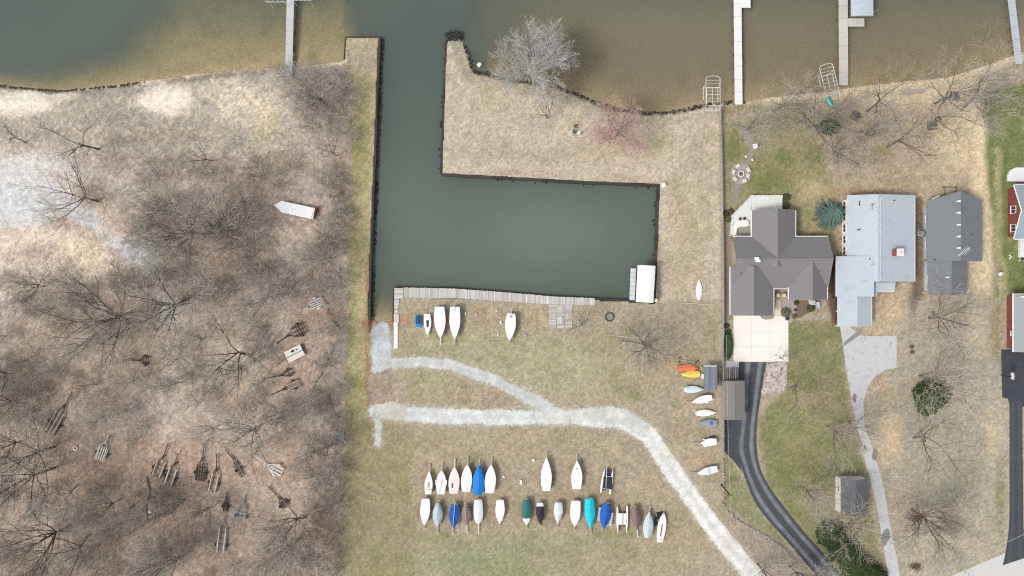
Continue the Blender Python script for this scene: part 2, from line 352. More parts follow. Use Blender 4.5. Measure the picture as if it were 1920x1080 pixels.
for k in range(70):
    x, y = rb.uniform(1430,1630), rb.uniform(610,1070)
    if x < 1470 and y > 930 and y > 930 + (x-1440): continue
    blob(x, y, rb.uniform(8,26), rb.uniform(8,24), rb.choice([(116,122,70),(160,142,112),(150,140,104),(112,118,70),(172,154,124),(138,140,86)]), .55, rb.uniform(0,180))
for (x,y,rx,ry,c,a) in [(1540,760,40,60,(158,140,112),.6),(1510,860,60,40,(146,142,96),.6),(1540,950,60,40,(160,148,118),.6),(1600,1000,40,40,(164,148,124),.6)]: blob(x,y,rx,ry,c,a)
poly([(1356,850),(1400,905),(1440,975),(1540,1100),(1440,1150),(1420,1040),(1357,945)], (148,146,106), 1, 6, False)
poly([(1360,950),(1400,985),(1460,1010),(1530,1080),(1540,1150),(1430,1150),(1400,1060)], (170,156,142), .9, 9)
# beach sand by the water on the left, wet rim, and the bed of the lake
strip([(160,162),(260,152),(400,134),(470,129),(560,124),(645,116)], 6, (214,196,168), .9, 5)
strip([(-60,155),(60,167),(110,171)], 2.5, (92,86,72), .8, 3)
strip([(110,171),(160,168),(220,162),(260,156)], 2.5, (128,112,96), .6, 3)
strip([(320,150),(400,140),(470,135),(540,130)], 5, (132,112,104), .6, 5, True)
strip([(886,133),(925,143),(1000,157),(1060,169),(1140,201),(1210,212),(1290,206),(1320,198)], 3, (112,96,78), .6, 3)
strip([(692,606),(738,608)], 12, (168,120,94), .9, 6)
lf = 1 - sst(700, 900, PX)
BED = np.empty_like(C); BED[:] = (200,184,156)
BED = BED*(1-lf[..., None]) + np.array((236,220,168.))*lf[..., None]
wet = sst(0.6, 0.0, D_) if False else (1 - sst(0.0, 0.5, D_))
BED = BED*(1-0.6*wet[..., None]) + np.array((204,188,156.))*0.6*wet[..., None]
weed = sst(0.5, 0.68, fbm(GX/2.2, GY/2.2, 4, 91)); BED = BED*(1-0.13*weed[..., None]) + np.array((120,116,78.))*0.13*weed[..., None]
C = np.where(is_w[..., None], BED, C)
# fine grain of turf, litter and soil
grain = 0.09*(N3-0.5) + 0.21*(N6-0.5) + 0.20*(N4-0.5) + 0.07*(N2-0.5)
rust = ((N6-0.5)*0.5 + (N5-0.5)*0.35)*np.where(PX < 650, 1.0, 0.5)*np.where(is_w, 0.3, 1.0)
lumC = C.mean(-1, keepdims=True); C = lumC + (C-lumC)*np.where((PX < 650)[..., None], 0.84, 0.90)
C = C*(1 + rust[..., None]*np.array((0.06, -0.01, -0.08)))
amp = np.where(is_w, 0.12, np.where(PX < 650, 1.15, 0.95))
lum = C.mean(-1); amp = amp*np.where(lum > 205, 0.45, 1.0)
C = C*(1 + (grain*amp)[..., None])
tw = (fbm(GX/0.6, GY/0.6, 3, 51)-0.5)*np.where((PX < 650) & ~is_w, 0.26, 0.0); C = C*(1+tw[..., None])
C = np.clip(C, 8, 255)
def alb(c):
    c = c/255.0; l_ = np.where(c <= 0.04045, c/12.92, ((c+0.055)/1.055)**2.4)/LUM
    return np.minimum(l_, 0.82)

def attr_material(name, noise_scale, var, bump, rough=0.95):
    m = bpy.data.materials.new(name); m.use_nodes = True; t = m.node_tree; n = t.nodes; l = t.links
    b = n['Principled BSDF']; b.inputs['Roughness'].default_value = rough; b.inputs['Specular IOR Level'].default_value = 0.1
    at = n.new('ShaderNodeAttribute'); at.attribute_name = 'soil'
    tc = n.new('ShaderNodeTexCoord')
    nz = n.new('ShaderNodeTexNoise'); nz.inputs['Scale'].default_value = noise_scale; nz.inputs['Detail'].default_value = 3; nz.inputs['Roughness'].default_value = 0.65
    l.new(tc.outputs['Object'], nz.inputs['Vector'])
    mr = n.new('ShaderNodeMapRange'); mr.inputs['From Min'].default_value = 0.25; mr.inputs['From Max'].default_value = 0.75
    mr.inputs['To Min'].default_value = 1-var; mr.inputs['To Max'].default_value = 1+var; l.new(nz.outputs['Fac'], mr.inputs['Value'])
    mu = n.new('ShaderNodeVectorMath'); mu.operation = 'SCALE'; l.new(at.outputs['Color'], mu.inputs[0]); l.new(mr.outputs[0], mu.inputs['Scale'])
    l.new(mu.outputs[0], b.inputs['Base Color'])
    bp = n.new('ShaderNodeBump'); bp.inputs['Strength'].default_value = 0.7; bp.inputs['Distance'].default_value = bump
    l.new(nz.outputs['Fac'], bp.inputs['Height']); l.new(bp.outputs[0], b.inputs['Normal'])
    return m

def grid_object(name, faces_mask, zoff, m, Zarr, Carr, extra=None):
    """object made of the grid cells chosen by faces_mask (ny-1, nx-1)"""
    ny, nx = GX.shape
    idx = np.arange(ny*nx).reshape(ny, nx)
    q = np.stack([idx[:-1,:-1], idx[:-1,1:], idx[1:,1:], idx[1:,:-1]], -1)[faces_mask]
    used, inv = np.unique(q.ravel(), return_inverse=True); q = inv.reshape(-1, 4)
    vs = np.stack([GX.ravel()[used], GY.ravel()[used], Zarr.ravel()[used]+zoff], -1)
    cs = np.concatenate([alb(Carr.reshape(-1, 3)[used]), np.ones((len(used), 1))], 1)
    if extra is not None:
        n0 = len(vs); ev, ef, ec = extra
        vs = np.concatenate([vs, ev]); cs = np.concatenate([cs, np.concatenate([alb(np.array(ec, float)), np.ones((len(ev), 1))], 1)])
        q = np.concatenate([q, np.array(ef)+n0])
    me = bpy.data.meshes.new(name)
    me.vertices.add(len(vs)); me.vertices.foreach_set('co', vs.astype(np.float32).ravel())
    me.loops.add(q.size); me.loops.foreach_set('vertex_index', q.astype(np.int32).ravel())
    me.polygons.add(len(q)); me.polygons.foreach_set('loop_start', np.arange(0, q.size, 4, dtype=np.int32)); me.polygons.foreach_set('loop_total', np.full(len(q), 4, np.int32))
    me.update(calc_edges=True)
    ca = me.color_attributes.new('soil', 'FLOAT_COLOR', 'POINT'); ca.data.foreach_set('color', cs.astype(np.float32).ravel())
    me.polygons.foreach_set('use_smooth', np.ones(len(q), bool))
    o = bpy.data.objects.new(name, me); col.objects.link(o); me.materials.append(m); o['kind'] = 'structure'
    return o
def smooth_pts(pts, n=6):
    out = []
    for i in range(len(pts)-1):
        p0 = pts[max(i-1,0)]; p1 = pts[i]; p2 = pts[i+1]; p3 = pts[min(i+2, len(pts)-1)]
        for k in range(n):
            t = k/n
            out.append(tuple(0.5*((2*p1[j]) + (-p0[j]+p2[j])*t + (2*p0[j]-5*p1[j]+4*p2[j]-p3[j])*t*t + (-p0[j]+3*p1[j]-3*p2[j]+p3[j])*t**3) for j in (0,1)))
    out.append(pts[-1]); return out
# gravel tracks: the same grid cells lifted a little, with ragged edges
ROADS = [([(714,622),(715,690)], 19, (204,208,208)), ([(738,682),(790,678),(850,687),(910,705),(960,730),(1000,752),(1040,776)], 10.5, (206,208,206)),
   ([(706,770),(760,776),(830,781),(950,783),(1040,783),(1120,786),(1185,794)], 15, (217,219,218)), ([(1175,792),(1215,815),(1245,860),(1290,922),(1340,992),(1425,1095),(1500,1190)], 18, (229,228,222)),
   ([(985,742),(1030,768),(1060,782)], 13, (212,214,212)), ([(720,690),(742,684)], 8, (206,208,206)), ([(708,770),(708,800),(708,832)], 8, (196,200,196)), ([(715,752),(735,770),(745,772)], 17, (206,202,192)), ([(1040,783),(1115,776),(1165,778),(1205,806)], 14, (216,216,212))]
gm = np.zeros(GX.shape)
GC = C.copy(); wearn = fbm(GX/1.6, GY/1.6, 4, 101)
for ir, (pts, wd, c) in enumerate(ROADS):
    d = pldist(PX + (N2-0.5)*7 + (N3-0.5)*5 + (N4-0.5)*5, PY + (fbm(GX/3, GY/3, 4, 45)-0.5)*7 + (N6-0.5)*5 + (N5-0.5)*5, pts)
    if ir == 3: d = pldist(PX + (N2-0.5)*4 + (N4-0.5)*4, PY + (N5-0.5)*4, smooth_pts(pts, 4))
    mm = 1-sst(wd-1.5, wd+1.5, d); gm = np.maximum(gm, mm)
    cc = np.array(c, float)*(0.88+0.22*wearn)[..., None]*(1+0.10*(N4-0.5)+0.16*(N3-0.5))[..., None]
    # wheel tracks compacted paler, soil showing along the rims and the crown
    rim = sst(wd-5, wd+2, d)*0.45; cc = cc*(1-rim[..., None]) + np.array((184,172,150.))*rim[..., None]
    mid = np.exp(-(d/(wd*0.22))**2)*(0.16 if ir in (1,2,3) else 0)*(0.2+1.4*wearn); cc = cc*(1-mid[..., None]) + np.array((186,178,162.))*mid[..., None]
    trk = np.exp(-((d-wd*0.5)/(wd*0.14))**2)*(0.04 if ir in (1,2,3) else 0); cc = cc*(1+trk[..., None])
    GC = GC*(1-mm[..., None]) + cc*mm[..., None]
    half = (1-sst(wd-1, wd+7, d))*0.45; C = C*(1-half[..., None]) + np.array((202,196,182.))*(1+grain*0.8)[..., None]*half[..., None]
# bare earth on the ramp between the two gravel patches
mm = sst(-5, 5, sdf(PX+(N2-.5)*10, PY+(N2-.5)*10, [(692,700),(738,690),(738,752),(692,765)])); gm = gm*(1-0.9*mm); GC = GC
C = C*(1-0.8*mm[..., None]) + np.array((166,148,132.))*(1+grain)[..., None]*0.8*mm[..., None]
# stony bed beside the drive
bd = sdf(PX+(N2-.5)*8, PY+(N2-.5)*8, [(1438,680),(1478,676),(1476,715),(1470,735),(1450,742),(1428,740),(1432,710)])
bm = sst(-2, 2, bd); gb = bm > 0.5
speck = np.where(N4 > 0.86, 0.62, 1.0)*(0.9+0.25*(N3))
BC = np.array((200,186,178.))*speck[..., None]
gfm = (gm[:-1,:-1]+gm[1:,1:]+gm[:-1,1:]+gm[1:,:-1])/4 > 0.5
bfm = gb[:-1,:-1] & gb[1:,1:]
ground_mat = attr_material('ground_soil', 3.6, 0.30, 0.04)
gravel_mat = attr_material('gravel', 3.4, 0.16, 0.03)
x0, x1, y0, y1 = gx[0], gx[-1], gy[0], gy[-1]; yl, yr = 37.0, 46.0; B = 2500.0
far = []; ff = []; fc = []
def fq(a, b, c, d, cc):
    k = len(far); far.extend([a, b, c, d]); ff.append((k, k+1, k+2, k+3)); fc.extend([cc]*4)
fq((-B,-B,0),(B,-B,0),(B,y0,0),(-B,y0,0),(170,158,130))
fq((-B,y0,0),(x0,y0,0),(x0,yl,0),(-B,yl,0),(168,152,136)); fq((x1,y0,0),(B,y0,0),(B,yr,0),(x1,yr,0),(174,164,136))
fq((-B,yl,0),(x0,yl,0),(x0,yl+8,-3.4),(-B,yl+8,-3.4),(200,186,150)); fq((x1,yr,0),(B,yr,0),(B,yr+10,-3.4),(x1,yr+10,-3.4),(200,186,150))
fq((-B,yl+8,-3.4),(x0,yl+8,-3.4),(x0,y1,-3.4),(-B,y1,-3.4),(150,140,110)); fq((x1,yr+10,-3.4),(B,yr+10,-3.4),(B,y1,-3.4),(x1,y1,-3.4),(150,140,110))
fq((-B,y1,-3.4),(B,y1,-3.4),(B,B,-3.4),(-B,B,-3.4),(150,140,110))
allf = np.ones((GX.shape[0]-1, GX.shape[1]-1), bool)
ground = grid_object('ground', allf, 0.0, ground_mat, Z, C, (np.array(far), ff, fc))
grav = grid_object('gravel_track', gfm & ~(is_w[:-1,:-1]), 0.03, gravel_mat, Z, GC)
bed_ = grid_object('gravel_bed', bfm, 0.05, gravel_mat, Z, BC)

# ------------------------------------------------------------------ water
def water_mat():
    m = bpy.data.materials.new('lake_water'); m.use_nodes = True; t = m.node_tree; n = t.nodes; l = t.links
    n.remove(n['Principled BSDF']); out = n['Material Output']
    at = n.new('ShaderNodeAttribute'); at.attribute_name = 'murk'
    tr = n.new('ShaderNodeBsdfTransparent'); tr.inputs['Color'].default_value = (0.91, 0.89, 0.83, 1)
    tc = n.new('ShaderNodeTexCoord')
    n2 = n.new('ShaderNodeTexNoise'); n2.inputs['Scale'].default_value = 0.035; n2.inputs['Detail'].default_value = 3; l.new(tc.outputs['Object'], n2.inputs['Vector'])
    cr = n.new('ShaderNodeMix'); cr.data_type = 'RGBA'; cr.inputs['A'].default_value = (*A((88,100,94)),1); cr.inputs['B'].default_value = (*A((112,126,114)),1)
    al = n.new('ShaderNodeAttribute'); al.attribute_name = 'algae'
    ad = n.new('ShaderNodeMath'); ad.operation = 'MULTIPLY_ADD'; ad.inputs[1].default_value = 0.9; ad.use_clamp = True
    sb = n.new('ShaderNodeMath'); sb.operation = 'SUBTRACT'; sb.inputs[1].default_value = 0.30; l.new(n2.outputs['Fac'], sb.inputs[0]); l.new(sb.outputs[0], ad.inputs[0]); l.new(al.outputs['Fac'], ad.inputs[2])
    l.new(ad.outputs[0], cr.inputs['Factor'])
    sl_ = n.new('ShaderNodeAttribute'); sl_.attribute_name = 'silt'
    c2 = n.new('ShaderNodeMix'); c2.data_type = 'RGBA'; l.new(sl_.outputs['Fac'], c2.inputs['Factor']); l.new(cr.outputs['Result'], c2.inputs['A']); c2.inputs['B'].default_value = (*A((136,132,110)),1)
    df = n.new('ShaderNodeBsdfDiffuse'); l.new(c2.outputs['Result'], df.inputs['Color'])
    mx = n.new('ShaderNodeMixShader'); l.new(at.outputs['Fac'], mx.inputs['Fac']); l.new(tr.outputs[0], mx.inputs[1]); l.new(df.outputs[0], mx.inputs[2])
    gl = n.new('ShaderNodeBsdfGlossy'); gl.inputs['Roughness'].default_value = 0.06
    mp = n.new('ShaderNodeMapping'); mp.inputs['Scale'].default_value = (1.0, 2.4, 1); mp.inputs['Rotation'].default_value[2] = R(-38); l.new(tc.outputs['Object'], mp.inputs[0])
    nz = n.new('ShaderNodeTexNoise'); nz.inputs['Scale'].default_value = 1.4; nz.inputs['Detail'].default_value = 4; l.new(mp.outputs[0], nz.inputs['Vector'])
    bp = n.new('ShaderNodeBump'); bp.inputs['Strength'].default_value = 0.35; bp.inputs['Distance'].default_value = 0.06; l.new(nz.outputs['Fac'], bp.inputs['Height'])
    l.new(bp.outputs[0], gl.inputs['Normal']); l.new(bp.outputs[0], df.inputs['Normal'])
    fr = n.new('ShaderNodeFresnel'); fr.inputs['IOR'].default_value = 1.33; l.new(bp.outputs[0], fr.inputs['Normal'])
    m2 = n.new('ShaderNodeMixShader'); l.new(fr.outputs[0], m2.inputs['Fac']); l.new(mx.outputs[0], m2.inputs[1]); l.new(gl.outputs[0], m2.inputs[2])
    l.new(m2.outputs[0], out.inputs['Surface'])
    return m
wx = np.arange(-108, 108.01, 0.5); wy = np.arange(-7, 62.01, 0.5); WXg, WYg = np.meshgrid(wx, wy)
ws, wd_, _ = depth_field(960+WXg*10*1.006, 540-WYg*10*1.006)
murk = np.where(ws > -6, 1-np.exp(-0.95*np.maximum(wd_, 0.0)), 1)
murk = np.clip(murk, 0.02, 0.97)
ny, nx = WXg.shape; idx = np.arange(ny*nx).reshape(ny, nx)
keep = ws > -18
kf = keep[:-1,:-1] | keep[1:,1:] | keep[:-1,1:] | keep[1:,:-1]
q = np.stack([idx[:-1,:-1], idx[:-1,1:], idx[1:,1:], idx[1:,:-1]], -1)[kf]
wv = np.stack([WXg.ravel(), WYg.ravel(), np.full(WXg.size, WZ)], -1); n0 = len(wv)
fv = []; fq_ = []
for (a, b, c, d) in [((-B,40),(-108,40),(-108,62),(-B,62)), ((108,50),(B,50),(B,62),(108,62)), ((-B,62),(B,62),(B,B),(-B,B))]:
    k = n0+len(fv); fv += [(*p, WZ) for p in (a, b, c, d)]; fq_.append((k, k+1, k+2, k+3))
wv = np.concatenate([wv, np.array(fv)]); q = np.concatenate([q, np.array(fq_)]); mk = np.concatenate([murk.ravel(), np.full(len(fv), 0.95)])
me = bpy.data.meshes.new('lake'); me.vertices.add(len(wv)); me.vertices.foreach_set('co', wv.astype(np.float32).ravel())
me.loops.add(q.size); me.loops.foreach_set('vertex_index', q.astype(np.int32).ravel()); me.polygons.add(len(q))
me.polygons.foreach_set('loop_start', np.arange(0, q.size, 4, dtype=np.int32)); me.polygons.foreach_set('loop_total', np.full(len(q), 4, np.int32)); me.update(calc_edges=True)
fa = me.attributes.new('murk', 'FLOAT', 'POINT'); fa.data.foreach_set('value', mk.astype(np.float32))
pxs = 960 + wv[:, 0]*10; pys = 540 - wv[:, 1]*10
silt = sst(850, 1080, pxs + (fbm(pxs/50, pys/50, 3, 37)-0.5)*80)*(1-0.55*sst(60, -20, pys)) if False else sst(850, 1080, pxs + (fbm(pxs/50, pys/50, 3, 37)-0.5)*80)*(0.5+0.5*sst(-20, 60, pys))
silt = np.where(pys > 322, 0, silt)
algae = 1.0*np.exp(-(((pxs-1020)/210)**2 + ((pys-440)/90)**2)) + 0.35*np.exp(-(((pxs-780)/60)**2 + ((pys-380)/120)**2))
fa2 = me.attributes.new('algae', 'FLOAT', 'POINT'); fa2.data.foreach_set('value', algae.astype(np.float32))
fb = me.attributes.new('silt', 'FLOAT', 'POINT'); fb.data.foreach_set('value', silt.astype(np.float32))
lake = bpy.data.objects.new('lake', me); col.objects.link(lake); me.materials.append(water_mat()); lake['kind'] = 'structure'

# ------------------------------------------------------------------ drives and road
def sheet(name, pts, z0, z1, m):
    mb = MB(); mb.prism([P(x, y)[:2] for x, y in pts], z0, z1); return struct(name, mb, m)
def ribbon(name, lft, rgt, z, m, n=60):
    """sheet between two edges, with uv-like strips so that it follows the curve"""
    def resamp(pts):
        pts = [Vector(p) for p in smooth_pts(pts)]; L = [0]
        for i in range(1, len(pts)): L.append(L[-1]+(pts[i]-pts[i-1]).length)
        o = []
        for k in range(n+1):
            s = L[-1]*k/n; i = max(j for j in range(len(L)) if L[j] <= s+1e-9); i = min(i, len(pts)-2)
            t = (s-L[i])/max(1e-9, L[i+1]-L[i]); o.append(pts[i].lerp(pts[i+1], t))
        return o
    a = resamp(lft); b = resamp(rgt); mb = MB(); M = 10; vs = []; fs = []; us = []
    for k in range(n+1):
        for j in range(M+1):
            p = a[k].lerp(b[k], j/M); vs.append(P(p.x, p.y, z)); us.append(j/M)
    for k in range(n):
        for j in range(M):
            i = k*(M+1)+j; fs.append((i, i+M+1, i+M+2, i+1))
    mb.add(vs, fs); o = struct(name, mb, m)
    at = o.data.attributes.new('across', 'FLOAT', 'POINT'); at.data.foreach_set('value', us)
    # a thickness at the rim
    return o
def asphalt(name, base, worn, tracks=True):
    m = mat(name, base, 0.9, 0.20, 2.6, 0.02, spec=0.15, dirt=(tuple(min(255, c+34) for c in base), 0.9, 0.56, 0.7))
    if tracks:
        t = m.node_tree; n = t.nodes; l = t.links; b = n['Principled BSDF']; src = b.inputs['Base Color'].links[0].from_socket
        at = n.new('ShaderNodeAttribute'); at.attribute_name = 'across'
        nz = n.new('ShaderNodeTexNoise'); nz.inputs['Scale'].default_value = 0.5; nz.inputs['Detail'].default_value = 5
        tc = n.new('ShaderNodeTexCoord'); l.new(tc.outputs['Object'], nz.inputs['Vector'])
        wv_ = n.new('ShaderNodeMath'); wv_.operation = 'MULTIPLY'; wv_.inputs[1].default_value = 4*math.pi; l.new(at.outputs['Fac'], wv_.inputs[0])
        cs = n.new('ShaderNodeMath'); cs.operation = 'COSINE'; l.new(wv_.outputs[0], cs.inputs[0])
        mr = n.new('ShaderNodeMapRange'); mr.inputs['From Min'].default_value = 0.2; mr.inputs['From Max'].default_value = -1.0; mr.inputs['To Max'].default_value = 1.0; l.new(cs.outputs[0], mr.inputs['Value'])
        mu = n.new('ShaderNodeMath'); mu.operation = 'MULTIPLY'; l.new(mr.outputs[0], mu.inputs[0]); l.new(nz.outputs['Fac'], mu.inputs[1])
        m3 = n.new('ShaderNodeMath'); m3.operation = 'MULTIPLY'; m3.inputs[1].default_value = 1.5; m3.use_clamp = True; l.new(mu.outputs[0], m3.inputs[0])
        mx = n.new('ShaderNodeMix'); mx.data_type = 'RGBA'; l.new(m3.outputs[0], mx.inputs['Factor']); l.new(src, mx.inputs['A']); mx.inputs['B'].default_value = (*A(worn),1)
        l.new(mx.outputs['Result'], b.inputs['Base Color'])
    return m
asph = asphalt('drive_asphalt', (82,84,90), (142,146,152)); asph2 = asphalt('drive_asphalt_new', (78,80,87), (90,93,100)); asph_flat = asphalt('pad_asphalt', (80,82,88), (100,100,100), False)
conc_cream = mat('concrete_cream', (250,244,234), 0.85, 0.03, 0.7, 0.0, dirt=((214,200,186), 0.35, 0.58, 0.55))
conc_grey = mat('concrete_worn', (206,206,206), 0.9, 0.07, 0.9, 0.01, dirt=((150,148,146), 0.8, 0.54, 0.85))
conc_white = mat('concrete_pale', (236,234,230), 0.85, 0.06, 1.2)
L1 = [(1392,679),(1390,720),(1390,760),(1385,800),(1380,840),(1388,868),(1400,905),(1415,940),(1440,975),(1480,1020),(1538,1088),(1600,1160)]
R1 = [(1437,679),(1431,715),(1424,760),(1419,800),(1419,840),(1425,876),(1441,910),(1470,950),(1510,1000),(1550,1045),(1586,1090),(1640,1160)]
ribbon('asphalt_drive', L1, R1, 0.03, asph, 80)
sheet('asphalt_parking_pad', [(1357,679),(1396,679),(1396,760),(1392,800),(1384,840),(1388,868),(1391,884),(1375,864),(1357,846)], -0.05, 0.022, asph_flat)
ribbon('asphalt_driveway', [(1893,752),(1893,800),(1893,900),(1892,985),(1885,1037),(1880,1060)], [(1917,752),(1917,800),(1918,900),(1919,985),(1921,1020),(1926,1045)], 0.03, asph2, 40)
sheet('asphalt_court', [(1877,655),(1935,655),(1935,770),(1917,762),(1893,760),(1890,748),(1879,745)], -0.05, 0.022, asphalt('court_asphalt', (74,76,84), (0,0,0), False))
# cream concrete drive in cast slabs with open joints
xs = [1375.5,1409,1443,1478]; ys = [592,622,650,678]
root = MB(); root.prism([P(x,y)[:2] for x,y in [(1375,591),(1478.5,591),(1478.5,678.5),(1375,678.5)]], -0.1, 0.015); slabroot = struct('concrete_drive', root, mat('joint_grey', (216,206,194)))
for i in range(3):
    for j in range(3):
        mb = MB(); a = P(xs[i]+.12, ys[j+1]-.12); b = P(xs[i+1]-.12, ys[j]+.12); mb.box(a.x, a.y, 0.005, b.x, b.y, 0.05); mb.build('slab', conc_cream, slabroot)
mb = MB(); mb.prism([P(x,y)[:2] for x,y in [(1455,553),(1463,553),(1464,591.5),(1453,591.5)]], -0.05, 0.04); struct('entry_path', mb, mat('path_cream', (236,222,196), .85, .08))
sheet('concrete_apron', [(1353,677.5),(1385,677.5),(1385,689),(1353,689)], -0.05, 0.06, conc_white)
CD = [(1574,606),(1592,612),(1603,620),(1614,629),(1636,630),(1681,630),(1681,690),(1662,692),(1642,704),(1627,724),(1619,752),(1621,800),(1636,840),(1648,880),(1658,920),(1668,980),(1680,1040),(1690,1095),(1668,1095),(1656,1020),(1646,960),(1632,900),(1618,850),(1607,800),(1597,750),(1588,700),(1581,650)]
sheet('concrete_driveway_worn', CD, -0.05, 0.03, conc_grey)
rr = random.Random(5)
sheet('street', [(1700,1110),(1785,1079),(1885,1037),(1930,1019),(2200,910),(2200,1150),(1800,1300)], -0.05, 0.015, mat('street_concrete', (214,212,208), .9, .06, .6, 0.01, dirt=((186,176,168), .3, .55, .6)))

# ------------------------------------------------------------------ seawalls
wood_dark = mat('seawall_timber', (70,66,62), .9, .3, 2.5, 0.02, rnd=.2)
rock_dark = mat('dark_rock', (62,62,62), .9, .35, 3.0, 0.05)
rock_pale = mat('pale_rock', (176,166,154), .9, .2, 3.0, 0.03)
def rock(mb, c, r, rg, n=6):
    vs = [(c[0], c[1], c[2]+r*rg.uniform(.6,.9))]
    for lv, (rr_, zz) in enumerate(((.75,.45),(1.0,-.05),(.8,-.5))):
        for i in range(n):
            t = 2*math.pi*(i+.5*lv)/n; k = r*rr_*rg.uniform(.75,1.2); vs.append((c[0]+k*math.cos(t), c[1]+k*math.sin(t), c[2]+r*zz*rg.uniform(.8,1.2)))
    fs = [(0,1+i,1+(i+1)%n) for i in range(n)]
    for a in (0,1):
        for i in range(n): fs.append((1+a*n+i, 1+(a+1)*n+i, 1+(a+1)*n+(i+1)%n, 1+a*n+(i+1)%n))
    mb.add(vs, fs)
def side_of(pts, thick):
    """offset polyline (world) towards the water"""
    w = [P(*p) for p in pts]; out = []
    for i in range(len(w)-1):
        d = (w[i+1]-w[i]).normalized(); nrm = Vector((-d.y, d.x, 0)); mid = (w[i]+w[i+1])/2 + nrm*0.6
        X = np.array([960+mid.x*10]); Y = np.array([540-mid.y*10])
        if not inside(X, Y, WATER)[0]: nrm = -nrm
        out.append((w[i], w[i+1], nrm))
    return out
def seawall(pts, label, thick=0.26, top=0.03, rocks=0, seed=1, step=3.0, rcol=None):
    b = P(*pts[0]); t = thing('seawall', label, 'seawall', (b.x, b.y, 0), 'seawalls round the boat basin'); rg = random.Random(seed); rk = MB()
    for a, c, nrm in side_of(pts, thick):
        L = (c-a).length; k = max(1, round(L/step)); d = (c-a)/L
        for i in range(k):
            p = a + d*(L*i/k+0.008); q = a + d*(L*(i+1)/k-0.008); mb = MB(); th = thick+rg.uniform(-.05,.05); tp = top+rg.uniform(-.03,.03)
            mb.prism([(p-nrm*.12)[:2], (q-nrm*.12)[:2], (q+nrm*th)[:2], (p+nrm*th)[:2]], -3.5, tp); mb.build('panel', wood_dark, t)
        for i in range(int(L*rocks)):
            p = a + d*rg.uniform(0, L) + nrm*rg.uniform(.45, .75); rock(rk, (p.x, p.y, WZ+rg.uniform(-.1,.15)), rg.uniform(.14,.30), rg)
    if rk.v: rk.build('riprap', rcol or rock_dark, t, kind='stuff')
    return t
seawall(WALL_SPIT, 'dark timber wall round the end of the grassy spit', .13)
seawall(WALL_LEFT, 'long dark wall with black rocks along the west side of the channel', rocks=2.2, seed=2)
seawall(WALL_QUAY, 'dark quay wall carrying the grey boardwalk', .3, -.12, seed=3)
seawall(WALL_RIGHT, 'dark wall on the east side of the square basin', .40, seed=4, rocks=.5)
seawall(WALL_TOP, 'dark wall along the north edge of the basin below the peninsula', .36, seed=5, rocks=.3)
seawall(WALL_PEN, 'dark wall on the channel side of the peninsula', .28, seed=6, rocks=.6)
# rock heap at the tip of the peninsula, loose stones along the bank
tip = thing('rock_heap', 'heap of black rocks at the tip of the peninsula', 'rocks', P(852,70)); rg = random.Random(9)
for k in range(34):
    mb = MB(); p = P(852+rg.gauss(0,6), 67+rg.gauss(0,4.2)); rock(mb, (p.x, p.y, .05+rg.uniform(-.05,.2)), rg.uniform(.22,.5), rg); mb.build('rock', rock_dark, tip)
bk = thing('bank_stones', 'dark stones edging the shore between the two trees', 'stones', P(1100,188)); mb = MB(); mb2 = MB()
for i in range(len(BANK_PEN)-1):
    a, c = Vector(BANK_PEN[i]), Vector(BANK_PEN[i+1])
    if a.x > 1360: break
    for k in range(int((c-a).length*.55)):
        p = a.lerp(c, rg.random()) + Vector((rg.gauss(0,1.2), rg.gauss(0.6,1.4))); rock(mb if rg.random() < .7 else mb2, (*P(p.x, p.y)[:2], -.72+rg.uniform(0,.2)), rg.uniform(.1,.3), rg)
mb.build('stone', rock_dark, bk, kind='stuff'); mb2.build('stone', mat('brown_stone', (120,108,92), .9, .3, 3), bk, kind='stuff')
mb = MB()
for i in range(140):
    x = rg.uniform(-40, 270); y = np.interp(x, [0,60,110,160,220,260], [158,165,168,164,158,151]); rock(mb, (*P(x, y+rg.gauss(1,.8))[:2], -.7), rg.uniform(.1,.22), rg)
tag(mb.build('shore_stones', mat('mossy_rock', (84,78,62), .9, .3, 3), origin=tuple(P(110,165))), 'thin line of dark stones edging the pale beach at upper left', 'stones')['kind'] = 'stuff'
st = thing('boulder', 'pale block standing in the shallow water beside the peninsula', 'boulder', (*P(899,119)[:2], WZ)); mb = MB(); rock(mb, (*P(899,119)[:2], WZ+.1), .5, rg, 5); mb.build('stone', mat('white_block', (226,224,218), .8, .06), st)

# ------------------------------------------------------------------ docks and boardwalk
dock_grey = mat('dock_boards_grey', (206,208,206), .85, .12, 3.0, 0.0, rnd=.06, stretch=(1,6,1))
dock_white = mat('dock_boards_white', (246,246,244), .7, .04, 2.0, rnd=.02)
dock_weath = mat('dock_boards_weathered', (214,210,202), .9, .14, 3.0, 0.0, rnd=.07, stretch=(1,6,1))
dock_metal = mat('dock_boards_metal', (196,204,212), .6, .08, 3.0, 0.0, rnd=.04)
pile = mat('dock_post', (96,92,88), .8, .2, 3)
alu = mat('aluminium', (222,224,224), .45, .06, 3, metallic=0.3, spec=.5)
def section_mesh(name, wd, ln, board=.14):
    mb = MB(); n = max(2, int(ln/board)); s = ln/n
    for i in range(n): mb.box(-wd/2, -ln/2+i*s+.006, -.04, wd/2, -ln/2+(i+1)*s-.006, 0)
    mb.box(-wd/2+.04, -ln/2+.01, -.16, -wd/2+.10, ln/2-.01, -.041); mb.box(wd/2-.10, -ln/2+.01, -.16, wd/2-.04, ln/2-.01, -.041)
    return mb.mesh(name)
